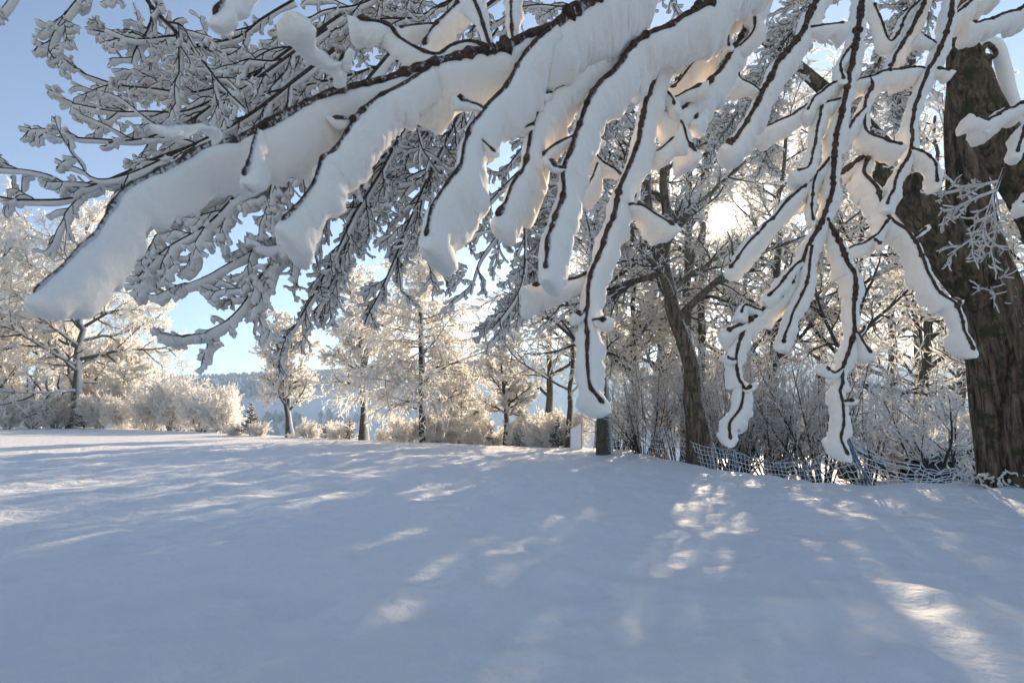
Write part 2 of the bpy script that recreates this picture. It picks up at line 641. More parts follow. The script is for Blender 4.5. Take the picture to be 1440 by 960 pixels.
def near_twig(name, parent, origin, pts, d0, d1, r0, r1, L, T, step=0.005, base=0.5, bud=True, seed=None):
    """pts from the base of the twig to its tip; r0, r1 in photo pixels; L, T metres of rime"""
    rng = BRNG
    big = name == 'limb'
    r0, r1 = r0 * (0.78 if big else 0.64), r1 * 0.62
    short = math.hypot(pts[-1][0] - pts[0][0], pts[-1][1] - pts[0][1]) * d0 / F < 0.07
    fl = (0.90 if isinstance(L, tuple) else 0.80) if big else (0.58 if short else 0.75)
    L = tuple(v * fl for v in (L if isinstance(L, tuple) else (L, L)))
    T = tuple(v * (0.60 if short else 0.74) for v in (T if isinstance(T, tuple) else (T, T)))
    P = bough_path(pts, d0, d1, step)
    k = len(P)
    s = np.linspace(0, 1, k)
    ln = np.linalg.norm(np.diff(P, axis=0), axis=1).sum()
    # small kinks
    wob = np.stack([np.interp(s, np.linspace(0, 1, max(3, int(ln / 0.035))), rng.normal(size=max(3, int(ln / 0.035)))) for _ in range(3)], 1)
    P = P + wob * 0.0022 * np.minimum(1, 4 * s * 1.0)[:, None]
    R = (r0 * d0 * (1 - s) + r1 * d1 * s) / F
    # nodes
    nn = max(2, int(ln / 0.035))
    for c in rng.random(nn):
        R = R * (1 + 0.42 * np.exp(-((s - c) * ln / 0.006) ** 2))
    R = R * (1 + 0.20 * (vnoise(P * 130, 3) - 0.5) * 2)
    if bud:
        tipd = (1 - s) * ln
        R = R * (1 + 0.75 * np.exp(-((tipd - 0.009) / 0.007) ** 2))
        R[-1] *= 0.25
    V, Fq = tube(P[None], R[None], 8)
    t = obj(name, [(V, Fq, 0, True)], [M_TWIG], parent, origin)
    # rime, carried a little past the tip
    tdir = nrm(P[-1] - P[-3])
    Tt = T[1] if isinstance(T, tuple) else T
    ne = max(2, int(0.6 * Tt / step))
    ext = P[-1] + tdir * (np.arange(1, ne + 1)[:, None] / ne * Tt * 0.8)
    Q = np.concatenate([P, ext])
    k2 = len(Q)
    # smoothed path so that the flag does not copy every kink
    Qs = Q.copy()
    for _ in range(3):
        Qs[1:-1] = (Qs[:-2] + 2 * Qs[1:-1] + Qs[2:]) / 4
    dist = np.concatenate([[0], np.cumsum(np.linalg.norm(np.diff(Q, axis=0), axis=1))])
    tot = dist[-1]
    e = np.sqrt(np.clip(1 - np.clip(1 - (tot - dist) / (1.3 * Tt), 0, 1) ** 2, 0.0, 1))
    e = np.maximum(e, 0.02)
    e0 = base + (1 - base) * smooth(0, 0.12, dist)
    m1 = max(3, int(tot / 0.055)); m2 = max(4, int(tot / 0.018))
    l1 = lumps(rng, 1, k2, 0.26, m1)[0] * lumps(rng, 1, k2, 0.12, m2)[0]
    l2 = lumps(rng, 1, k2, 0.22, m1)[0] * lumps(rng, 1, k2, 0.10, m2)[0]
    L0, L1 = L if isinstance(L, tuple) else (L, L)
    T0, T1 = T if isinstance(T, tuple) else (T, T)
    sk = dist / tot
    L, T = L0, T0
    Lk = (L0 + (L1 - L0) * sk) * e * e0 * l1 * 0.88
    Tk = (T0 + (T1 - T0) * sk) * e * e0 * l2 * 0.86
    Vr, Fr = rime(Qs[None], Lk[None], Tk[None], RIME, SEC, off=0.15 * np.concatenate([R, np.full(ne, R[-1])])[None])
    # crystal roughness
    ctr = np.repeat(Qs, len(SEC), 0)
    out = nrm(Vr - ctr - RIME * (L * 0.4))
    g = (vnoise(Vr * 50, 11) - 0.5) * 0.013 + (vnoise(Vr * 150, 12) - 0.5) * 0.011
    away = np.clip(np.linalg.norm(Vr - ctr, axis=1) / (0.5 * L), 0, 1)
    Vr = Vr + out * (g * away)[:, None]
    cap = np.arange(len(SEC))[None] + (k2 - 1) * len(SEC)
    parts = [(Vr, Fr, 0, True), (np.zeros((0, 3)), cap, 0, True)]
    n0 = len(Vr)
    f = obj('frost_crust', [(Vr, Fr, 0, True)], [M_RIME], t)
    if origin is not None:
        f.data.vertices.foreach_set('co', (Vr - np.asarray(origin)).astype(np.float32).ravel())
    return P


def bough(label, main, twigs, group='snow-laden boughs reaching into the picture'):
    """main and twigs: (pts, d0, d1, r0, r1, L, T)"""
    o = at(main[0][0][0], main[0][0][1], main[1])
    e = empty('overhanging_bough', o, label, 'bough', group)
    near_twig('limb', e, o, *main)
    for t in twigs:
        near_twig('side_twig', e, o, *t)
    return e


def rv(p):
    return p[::-1]


A = rv([(53, 410), (75, 388), (103, 364), (131, 334), (150, 305), (173, 272), (200, 255), (253, 227), (303, 200), (333, 195),
        (360, 183), (413, 153), (480, 123), (520, 113), (560, 104), (585, 99), (622, 86), (660, 75), (690, 69), (720, 61),
        (750, 47), (777, 35), (800, 20), (825, 5), (860, -16), (930, -55)])
bough('huge blurred snow-laden bough sweeping from the top edge down to the far left',
      (A, 1.20, 0.52, 10.5, 4.5, (0.19, 0.055), (0.038, 0.024)),
      [([(303, 200), (297, 184), (279, 169), (255, 174), (229, 173)], 0.70, 0.62, 4, 4.5, 0.035, 0.022),
       ([(473, 117), (467, 90), (450, 72), (433, 59), (415, 30)], 0.84, 0.74, 4.5, 4.5, 0.075, 0.026),
       ([(470, 112), (473, 95), (486, 72)], 0.84, 0.80, 4, 4.5, 0.05, 0.02),
       ([(362, 182), (358, 195), (352, 222), (340, 249)], 0.76, 0.70, 3.5, 5, 0.075, 0.026),
       ([(605, 93), (570, 117), (542, 135), (515, 154), (497, 170), (467, 210), (452, 222), (437, 262), (397, 310)], 0.95, 0.76, 4.5, 4.5, (0.15, 0.10), (0.034, 0.028)),
       ([(499, 166), (486, 167), (468, 165)], 0.88, 0.85, 3, 3.5, 0.06, 0.02),
       ([(782, 33), (745, 66), (727, 94), (717, 110), (680, 152), (666, 172), (655, 197), (640, 240), (608, 288), (603, 331)], 1.07, 0.88, 4.5, 4, 0.16, 0.034),
       ([(680, 152), (667, 147), (643, 137)], 0.99, 0.95, 3.5, 4, 0.07, 0.022),
       ([(663, 183), (700, 215)], 0.98, 0.98, 2, 2, 0.05, 0.02),
       ([(696, 68), (660, 58), (633, 65), (613, 76), (590, 69), (562, 50), (542, 30), (500, 24)], 1.03, 0.95, 4.5, 4.5, 0.07, 0.026),
       ([(692, 66), (687, 57), (677, 23), (665, -4), (650, -40)], 1.03, 1.06, 4.5, 3.5, 0.085, 0.028),
       ([(722, 58), (720, 46), (721, 27), (717, -2), (715, -40)], 1.05, 1.1, 3, 2.5, 0.06, 0.022),
       ])
bough('snow-laden bough with a forked stub and two long drooping twigs above the middle trees',
      ([(1120, -70), (1040, -32), (1002, 0), (980, 12), (945, 32), (904, 54), (865, 95), (845, 115), (825, 145), (812, 180), (802, 210), (794, 235),
        (791, 280), (779, 307), (772, 342), (766, 380)], 1.40, 1.02, 6.5, 4, 0.16, 0.036),
      [([(904, 54), (898, 35), (885, 10)], 1.26, 1.24, 3.5, 3, 0.08, 0.024),
       ([(795, 236), (783, 233), (771, 226)], 1.11, 1.08, 3.5, 4.5, 0.07, 0.024),
       ([(808, 190), (780, 203), (759, 219)], 1.14, 1.12, 3, 2.5, 0.07, 0.022),
       ([(893, 60), (872, 57), (835, 76), (822, 89), (800, 111), (775, 130), (760, 155), (751, 175), (742, 207), (735, 238), (728, 248), (713, 277), (698, 303)],
        1.25, 1.02, 5.0, 4, 0.15, 0.034),
       ([(832, 77), (808, 79), (783, 81)], 1.2, 1.16, 4.5, 3, 0.07, 0.024),
       ([(775, 130), (763, 132), (745, 128)], 1.14, 1.10, 3, 3.5, 0.07, 0.022),
       ([(751, 175), (735, 176), (718, 172)], 1.11, 1.08, 3.5, 3.5, 0.07, 0.022),
       ])
bough('long snow-laden bough hanging before the dark birch trunk, lowest tip above the fence',
      ([(1090, -60), (1000, -8), (960, 35), (935, 65), (927, 82), (915, 120), (902, 175), (889, 225), (872, 262), (865, 297), (850, 335), (832, 380),
        (826, 430), (825, 490), (829, 530), (846, 566)], 1.50, 1.12, 5.5, 4, 0.15, 0.038),
      [([(832, 382), (808, 388), (780, 396), (748, 402)], 1.24, 1.17, 3.5, 4, 0.13, 0.034),
       ([(826, 430), (818, 437), (811, 441)], 1.2, 1.17, 3, 3.5, 0.09, 0.03),
       ([(827, 455), (835, 447), (853, 448)], 1.2, 1.17, 3, 3.5, 0.11, 0.035),
       ([(874, 246), (842, 220), (836, 202)], 1.33, 1.29, 3, 2, 0.10, 0.026),
       ([(845, 222), (832, 245), (820, 270)], 1.31, 1.29, 2.5, 2, 0.11, 0.028),
       ([(866, 300), (880, 290), (902, 287), (925, 300), (951, 317)], 1.3, 1.26, 2.8, 2.5, 0.13, 0.03),
       ([(902, 287), (896, 281), (894, 272)], 1.29, 1.27, 2.5, 2.2, 0.06, 0.02),
       ([(903, 175), (912, 200), (922, 213), (946, 193)], 1.4, 1.36, 2.5, 2, 0.11, 0.03),
       ([(927, 82), (926, 110), (946, 137), (949, 151)], 1.45, 1.40, 2.5, 2.2, 0.10, 0.028),
       ([(946, 137), (968, 129), (987, 117)], 1.42, 1.40, 2.5, 2.2, 0.09, 0.026),
       ])
bough('small snow-laden twigs hanging from the top edge just left of the low sun',
      ([(1090, -60), (1060, 5), (1050, 35), (1035, 62), (1020, 87), (1005, 107), (985, 125), (962, 150), (937, 156)], 1.62, 1.42, 4.5, 4, 0.14, 0.034),
      [([(1066, -20), (1019, 25), (1007, 32), (995, 60), (975, 86), (952, 117), (940, 124)], 1.62, 1.5, 3.5, 2.5, 0.13, 0.032),
       ([(1000, 118), (990, 140), (977, 168)], 1.5, 1.45, 2.8, 3, 0.09, 0.03),
       ([(945, 156), (960, 172), (967, 195), (981, 214)], 1.44, 1.42, 2.5, 2.5, 0.15, 0.036),
       ([(1030, 72), (1050, 55), (1061, 40), (1062, 20)], 1.53, 1.5, 2.5, 2.2, 0.10, 0.03),
       ([(1020, 40), (1022, 55), (1027, 66)], 1.54, 1.5, 2.5, 2.2, 0.09, 0.026)])
bough('blurred snow-covered twig tip pointing down from the top edge at upper left',
      ([(380, -70), (345, -28), (320, -5), (301, 19)], 0.70, 0.66, 4.5, 5, 0.035, 0.024), [])
bough('thin snow-laden twig crossing the top edge above the middle of the great bough',
      ([(690, -60), (647, 0), (613, 37), (597, 63)], 1.25, 1.15, 3.5, 3, 0.09, 0.026),
      [([(618, 33), (600, 34), (575, 38), (560, 42)], 1.2, 1.15, 2.8, 2.5, 0.07, 0.022)])
bough('thick straight snow-laden bough slanting down to a blunt end above the sun',
      ([(1180, -60), (1147, 0), (1127, 47), (1097, 82), (1080, 115), (1060, 155), (1040, 186), (1022, 204)], 1.95, 1.72, 6.2, 4.2, 0.155, 0.046),
      [([(1072, 130), (1061, 122), (1042, 110), (1040, 97)], 1.8, 1.74, 2.5, 2.2, 0.11, 0.03),
       ([(1130, 40), (1159, 35), (1187, 31)], 1.88, 1.86, 2.2, 2, 0.11, 0.034)])
bough('long snow-laden bough curving down-left into a clump with a hanging tip',
      ([(1222, -60), (1212, 0), (1207, 42), (1197, 92), (1187, 145), (1177, 185), (1173, 225), (1172, 257), (1165, 289), (1150, 325), (1136, 350), (1120, 382),
        (1100, 412), (1076, 432), (1055, 448), (1021, 465)], 2.25, 2.0, 5.4, 3.6, 0.17, 0.05),
      [([(1060, 445), (1042, 474), (1036, 505), (1039, 530), (1045, 545), (1041, 572), (1026, 595), (1027, 617)], 2.02, 1.94, 3, 3, 0.15, 0.046),
       ([(1045, 545), (1050, 545), (1058, 542)], 1.97, 1.95, 2.5, 2.2, 0.1, 0.034),
       ([(1036, 505), (1030, 505), (1022, 502)], 1.98, 1.96, 2.5, 2.2, 0.1, 0.034),
       ([(1142, 345), (1136, 385), (1130, 414), (1117, 436), (1101, 482)], 2.05, 1.97, 2.8, 2.6, 0.14, 0.042),
       ([(1173, 215), (1150, 242), (1108, 283), (1075, 318), (1053, 340), (1026, 377)], 2.15, 2.02, 3.2, 2.6, 0.17, 0.044),
       ([(1150, 240), (1143, 264), (1141, 290), (1144, 311)], 2.12, 2.08, 2.6, 2.2, 0.10, 0.03),
       ([(1187, 137), (1157, 147), (1152, 170), (1145, 212), (1137, 232), (1122, 240)], 2.18, 2.08, 2.8, 2.2, 0.15, 0.042),
       ([(1193, 108), (1170, 117), (1145, 137), (1135, 155)], 2.2, 2.1, 2.6, 2.2, 0.13, 0.04),
       ([(1146, 140), (1120, 156), (1087, 175), (1068, 177)], 2.14, 2.06, 2.6, 2.2, 0.13, 0.04),
       ([(1203, 60), (1190, 72), (1182, 90), (1187, 112)], 2.2, 2.16, 2.6, 2.2, 0.10, 0.034),
       ([(1128, 366), (1116, 375), (1096, 400), (1080, 418)], 2.05, 2.0, 3, 2.6, 0.11, 0.04),
       ([(1072, 436), (1050, 428), (1042, 440)], 2.02, 1.98, 2.6, 2.2, 0.12, 0.042)])
bough('snow-laden bough hanging straight down with a thick white tip in front of the fence',
      ([(1160, 306), (1173, 325), (1191, 366), (1202, 392), (1202, 443), (1200, 473), (1186, 516), (1183, 557), (1186, 592), (1184, 618), (1192, 640)],
       2.1, 1.98, 4.2, 2.6, 0.15, 0.046),
      [([(1201, 464), (1209, 469), (1217, 483), (1226, 497)], 2.04, 2.0, 2.6, 2.4, 0.15, 0.04),
       ([(1208, 468), (1213, 463), (1218, 456)], 2.03, 2.02, 2.2, 2, 0.07, 0.024),
       ([(1186, 516), (1174, 522), (1161, 517)], 2.02, 1.99, 2.6, 2.4, 0.11, 0.04),
       ([(1184, 564), (1194, 562), (1203, 562)], 2.0, 1.98, 2.4, 2.2, 0.10, 0.034)])
bough('snow-laden bough with a bent loop of twigs beside the mossy leaning trunk',
      ([(1352, -60), (1340, 0), (1332, 40), (1320, 70), (1305, 100), (1292, 135), (1282, 175), (1281, 208), (1267, 238), (1248, 287)], 2.45, 2.2, 4.2, 2.6, 0.16, 0.046),
      [([(1282, 208), (1300, 214), (1316, 231), (1318, 256)], 2.25, 2.2, 2.8, 2.4, 0.15, 0.042),
       ([(1306, 98), (1290, 94), (1250, 99), (1224, 107), (1200, 113)], 2.36, 2.25, 2.8, 2.4, 0.14, 0.04),
       ([(1306, 98), (1320, 95), (1337, 98)], 2.36, 2.34, 2.6, 2.4, 0.13, 0.036),
       ([(1222, 108), (1227, 119), (1218, 138), (1215, 162), (1219, 182), (1236, 193), (1269, 203)], 2.27, 2.18, 3.2, 2.6, 0.14, 0.038),
       ([(1217, 150), (1203, 167), (1185, 188)], 2.22, 2.16, 2.8, 2.4, 0.13, 0.036),
       ([(1322, 66), (1310, 58), (1298, 50)], 2.4, 2.36, 2.4, 2.2, 0.12, 0.036)])
bough('long snow-laden bough slanting down right to a thick tip against the old trunk',
      ([(1180, 245), (1220, 217), (1216, 241), (1232, 261), (1248, 299), (1277, 325), (1296, 356), (1306, 385), (1319, 408), (1344, 430), (1357, 465), (1369, 492)],
       2.3, 2.1, 3.6, 2.8, 0.16, 0.048),
      [([(1284, 333), (1292, 328), (1304, 319)], 2.2, 2.18, 2.4, 2.2, 0.06, 0.026),
       ([(1342, 428), (1348, 427), (1353, 423)], 2.14, 2.13, 2.2, 2, 0.05, 0.018),
       ([(1252, 306), (1226, 334), (1205, 345), (1188, 352)], 2.22, 2.16, 2.6, 2.2, 0.12, 0.036),
       ([(1226, 334), (1234, 339), (1241, 343)], 2.2, 2.17, 2.4, 2.2, 0.10, 0.03)])
bough('straight snow-laden twig above the loop of twigs near the top edge on the right',
      ([(1320, -60), (1300, 0), (1287, 32), (1270, 60), (1252, 94)], 2.65, 2.5, 4.2, 3.4, 0.15, 0.044),
      [([(1304, -14), (1275, 22), (1266, 42), (1252, 58), (1240, 32), (1229, 3)], 2.62, 2.52, 2.6, 2.4, 0.13, 0.036)])
bough('snow-laden twig over the stub of the mossy trunk in the top right corner',
      ([(1500, -22), (1440, 9), (1412, 20), (1390, 28), (1368, 32)], 2.6, 2.4, 3, 2.6, 0.13, 0.044), [])
bough('snow-laden twig with a hooked end in front of the mossy trunk at the right edge',
      ([(1500, 118), (1440, 144), (1415, 155), (1390, 167), (1370, 161)], 2.5, 2.3, 3, 2.6, 0.13, 0.044),
      [([(1398, 163), (1392, 172), (1389, 180)], 2.36, 2.33, 2.4, 2.2, 0.12, 0.034)])
bough('short thick snow-laden twig end hanging at the right edge under the hooked twig',
      ([(1500, 150), (1446, 172), (1438, 190), (1430, 213)], 2.4, 2.3, 2.8, 2.6, 0.12, 0.042), [])
bough('snow-laden twig slanting across the top right corner above the bough loop',
      ([(1430, -50), (1385, -12), (1367, 0), (1341, 22)], 2.55, 2.45, 3.2, 2.6, 0.15, 0.05), [])
bough('rounded snow-laden twig stub poking in at the right edge halfway up',
      ([(1530, 240), (1470, 262), (1440, 285)], 2.4, 2.3, 2.8, 2.6, 0.10, 0.046), [])

# ------------------------------------------------------------------ boughs of the same tree a few metres away, hanging in from the upper left


def far_bough(label, axes, seed, n1=26, n2=11, rime_l=0.047, rime_t=0.0105, droop=-0.10, ln1=0.36, ln2=0.36, group='thickly frosted boughs hanging in from the upper left', n3=2):
    """axes: list of (pixel points, depth at start, depth at end, radius metres)"""
    rng = np.random.default_rng(seed)
    o = at(axes[0][0][0][0], axes[0][0][0][1], axes[0][1])
    e = empty('frosted_bough', o, label, 'bough', group)
    Vw, Vr = [], []
    lw, lr = [], []
    for pts, d0, d1, r in axes:
        P = bough_path(pts, d0, d1, 0.05)
        k = len(P)
        P = P + (np.stack([vnoise(P * 3.5 + 7 * i, seed) for i in range(3)], 1) - 0.5) * 0.07 * np.linspace(0, 1, k)[:, None]
        R = 0.72 * r * (1 - 0.62 * np.linspace(0, 1, k))
        ln = np.linalg.norm(np.diff(P, axis=0), axis=1).sum()
        P, R = P[None], R[None]
        lw.append((*tube(P, R, 7), 0, True))
        lr.append((*rime(P, rime_l * 1.0 * lumps(rng, 1, k, .28, max(4, k // 3)), rime_t * 1.1 * lumps(rng, 1, k, .3, max(4, k // 3)), RIME, HEXA), 0, True))
        m1 = max(3, int(n1 * ln / 1.2))
        C1, R1 = sprout(rng, P, R, m1, 0.10, 1.0, 30, 10, min(ln1, 0.50 / ln), 11, (0, 0.01, droop), 0.15, 0.62, 0.45, 0.55, 0.35, 0.0054, planar=(0.15, 1, 0.3))
        C2, R2 = sprout(rng, C1, R1, n2, 0.12, 1.0, 40, 13, ln2, 7, (0, 0.02, droop * 1.3), 0.18, 0.75, 0.6, 0.4, 0.35, 0.0037, planar=(0.15, 1, 0.3))
        sets = [(C1, R1, 1.05), (C2, R2, 0.88)]
        if n3:
            C3, R3 = sprout(rng, C2, R2, n3, 0.2, 1.0, 46, 14, 0.5, 5, (0, 0, droop), 0.2, 0.8, 0.7, 0.2, 0.3, 0.0027)
            sets.append((C3, R3, 0.72))
        for C, Rr, f in sets:
            n, kk, _ = C.shape
            s = np.linspace(0, 1, kk)
            Vw.append((*tube(C, Rr, 5), 0, True))
            ex = C[:, -1] + nrm(C[:, -1] - C[:, -2]) * rime_t * 0.9
            Q = np.concatenate([C, (C[:, -1:] + ex[:, None]) / 2, ex[:, None]], 1)
            ends = np.concatenate([np.ones(kk), [0.85, 0.15]])
            ends[0] = 0.5
            Lk = rime_l * f * lumps(rng, n, kk + 2, 0.40, 5) * ends
            Tk = rime_t * f * lumps(rng, n, kk + 2, 0.38, 5) * ends
            Vr.append((*rime(Q, Lk, Tk, RIME, HEXA, off=np.concatenate([Rr, Rr[:, -1:], Rr[:, -1:]], 1) * 0.75), 0, True))
    limb = obj('limb', lw, [M_LIMB], e, o)
    obj('frost_crust', lr, [M_FROSTN], limb, o)
    tw = obj('twigs', Vw, [M_LIMB], e, o)
    obj('frost_crust', Vr, [M_FROSTN], tw, o)
    return e


far_bough('frosted bough fanning out low over the far left edge against blue sky',
          [([(470, 70), (330, 175), (200, 233), (160, 253), (110, 273), (43, 283), (-30, 274)], 4.4, 4.0, 0.022),
           ([(200, 233), (120, 262), (67, 243), (-5, 236)], 4.2, 3.9, 0.013),
           ([(300, 190), (160, 253), (113, 237), (78, 216)], 4.2, 3.9, 0.013)], 11, 6, 5)
far_bough('frosted bough with short stiff fingers of rime beside the blue sky at left',
          [([(460, 40), (330, 130), (220, 190), (120, 200), (70, 180)], 4.6, 4.2, 0.020),
           ([(420, 60), (300, 140), (190, 160), (100, 146)], 4.7, 4.3, 0.018)], 12, 7, 6)
far_bough('frosted bough spreading left below the top edge over the blue sky',
          [([(480, 20), (360, 100), (250, 130), (130, 110), (112, 104)], 4.8, 4.5, 0.020),
           ([(413, 0), (367, 27), (330, 55), (250, 62), (160, 45), (120, 38)], 4.8, 4.5, 0.018)], 13, 8, 7)
far_bough('dark sinuous frosted limb bending down from the top edge at upper left',
          [([(190, -60), (207, 0), (250, 50), (277, 77), (310, 115), (345, 150)], 4.0, 3.8, 0.024),
           ([(250, 50), (190, 55), (150, 42)], 4.0, 3.8, 0.012)], 14, 7, 6)
far_bough('larger of two frosted sprays hanging into the top left corner',
          [([(180, -60), (110, 0), (78, 42), (70, 80)], 4.4, 4.2, 0.014)], 15, 8, 7, 0.055, 0.013)
far_bough('frosted spray cut off by the left edge in the very top left corner',
          [([(40, -60), (10, 5), (-20, 38)], 4.4, 4.2, 0.012)], 24, 8, 7, 0.055, 0.013)
far_bough('fine frosted bough behind the others, drooping between the slim trees and the larch',
          [([(700, 40), (600, 180), (530, 280), (480, 360), (455, 440)], 6.8, 6.3, 0.02)], 26, 20, 9)
far_bough('fine frosted bough behind the others, spreading left under the top edge',
          [([(640, -30), (480, 60), (340, 100), (220, 120), (150, 150)], 6.8, 6.2, 0.02),
           ([(480, 60), (380, 160), (290, 210), (210, 250)], 6.8, 6.3, 0.016)], 27)
far_bough('fine frosted bough in the top right, behind the thick slanting bough above the sun',
          [([(1190, -70), (1110, 50), (1050, 140), (1000, 215)], 8.0, 7.4, 0.02),
           ([(1110, 50), (1080, 150), (1075, 230)], 8.0, 7.6, 0.014)], 29, 22, 9)
far_bough('fine frosted bough in the top right, behind the bent loop of twigs',
          [([(1320, -70), (1250, 60), (1200, 150), (1165, 240)], 8.4, 7.8, 0.02),
           ([(1250, 60), (1262, 150), (1275, 215)], 8.4, 8.0, 0.014)], 30, 20, 9)
far_bough('fine frosted bough behind the long hanging bough at centre, reaching towards the larch top',
          [([(900, 60), (830, 200), (780, 320), (740, 400), (700, 450)], 7.2, 6.6, 0.02),
           ([(830, 200), (760, 280), (720, 340)], 7.2, 6.8, 0.016)], 28)
far_bough('frosted bough ending in a lone curved tip low against pale sky',
          [([(600, 60), (520, 180), (440, 300), (370, 380), (325, 445), (258, 478)], 4.8, 4.3, 0.021),
           ([(440, 300), (370, 340), (320, 370), (262, 400)], 4.6, 4.3, 0.014)], 16, 7, 6, 0.085, 0.021, -0.05)
far_bough('frosted bough reaching left under the great blurred bough',
          [([(560, 60), (440, 200), (350, 265), (300, 310), (240, 345), (188, 384)], 4.5, 4.1, 0.021),
           ([(440, 200), (330, 270), (270, 290), (215, 333)], 4.5, 4.2, 0.016)], 17, 8, 7, 0.085, 0.021, -0.06)
far_bough('dense frosted bough drooping in front of the pair of slim trees',
          [([(640, 50), (560, 200), (500, 300), (450, 400), (395, 480)], 5.2, 4.7, 0.023),
           ([(560, 200), (470, 290), (420, 350), (345, 415)], 5.2, 4.8, 0.017),
           ([(500, 300), (470, 390), (440, 440)], 5.0, 4.8, 0.014)], 18, 8, 7)
far_bough('dense frosted bough drooping in front of the larch crown',
          [([(700, 60), (630, 190), (585, 290), (545, 380), (512, 455)], 5.4, 5.0, 0.023),
           ([(630, 190), (593, 287), (597, 347), (604, 367), (632, 395)], 5.3, 5.0, 0.015),
           ([(585, 290), (560, 350), (565, 410)], 5.3, 5.0, 0.014)], 19, 8, 7)
far_bough('tangle of frosted boughs behind the great bough near the top edge',
          [([(760, -50), (640, 40), (540, 90), (440, 120), (350, 150)], 5.8, 5.4, 0.03),
           ([(700, -50), (600, 20), (500, 30), (420, 70)], 5.8, 5.4, 0.022),
           ([(600, -60), (520, 0), (440, 20), (380, 60)], 5.6, 5.3, 0.02)], 20, 8, 7)
far_bough('frosted bough hanging between the great bough and the sunlit larch',
          [([(760, 60), (690, 180), (640, 260), (600, 340)], 5.9, 5.6, 0.024),
           ([(690, 180), (640, 220), (570, 250), (520, 300)], 5.9, 5.6, 0.017)], 21, 8, 7)
far_bough('thin frosted bough with rounded tips right of the larch top',
          [([(820, 40), (770, 160), (742, 300), (738, 360), (724, 417), (692, 460)], 5.4, 5.0, 0.018),
           ([(742, 250), (700, 330), (672, 370), (660, 412)], 5.2, 5.0, 0.012),
           ([(750, 220), (700, 270), (668, 310), (640, 345)], 5.4, 5.1, 0.012)], 22, 6, 5)
far_bough('frosted twigs filling the gaps between the hanging twigs at top centre',
          [([(980, -60), (880, 40), (800, 130), (740, 200), (700, 250)], 6.4, 6.0, 0.024),
           ([(900, 20), (860, 130), (830, 220), (780, 320)], 6.6, 6.2, 0.020),
           ([(880, -60), (820, 0), (740, 10), (680, 40)], 6.4, 6.0, 0.02)], 23, 8, 7)

# ------------------------------------------------------------------ trees


def trunk_parts(P, R, sides=12, rough=0.10, freq=2.2, seed=0):
    P = P[None]; R = R[None]
    V, Fq = tube(P, R, sides)
    c = np.repeat(P[0], sides, 0)
    d = V - c
    g = vnoise(V * np.array([freq, freq, freq * 0.3]) / max(0.15, R.max()) * 0.5, seed) - 0.5
    V = c + d * (1 + rough * 2 * g)[:, None]
    return V, Fq


G_FAR = 'frosted trees along the far edge of the field'
G_HEDGE = 'frosted trees in the shaded row behind the net fence'


def clear(P, R):
    """the wood has a gap where the low sun shines through"""
    v = nrm(P - EYE)
    c = (v * sv).sum(-1).max(1)
    k = c < math.cos(rad(1.05))
    return P[k], R[k]


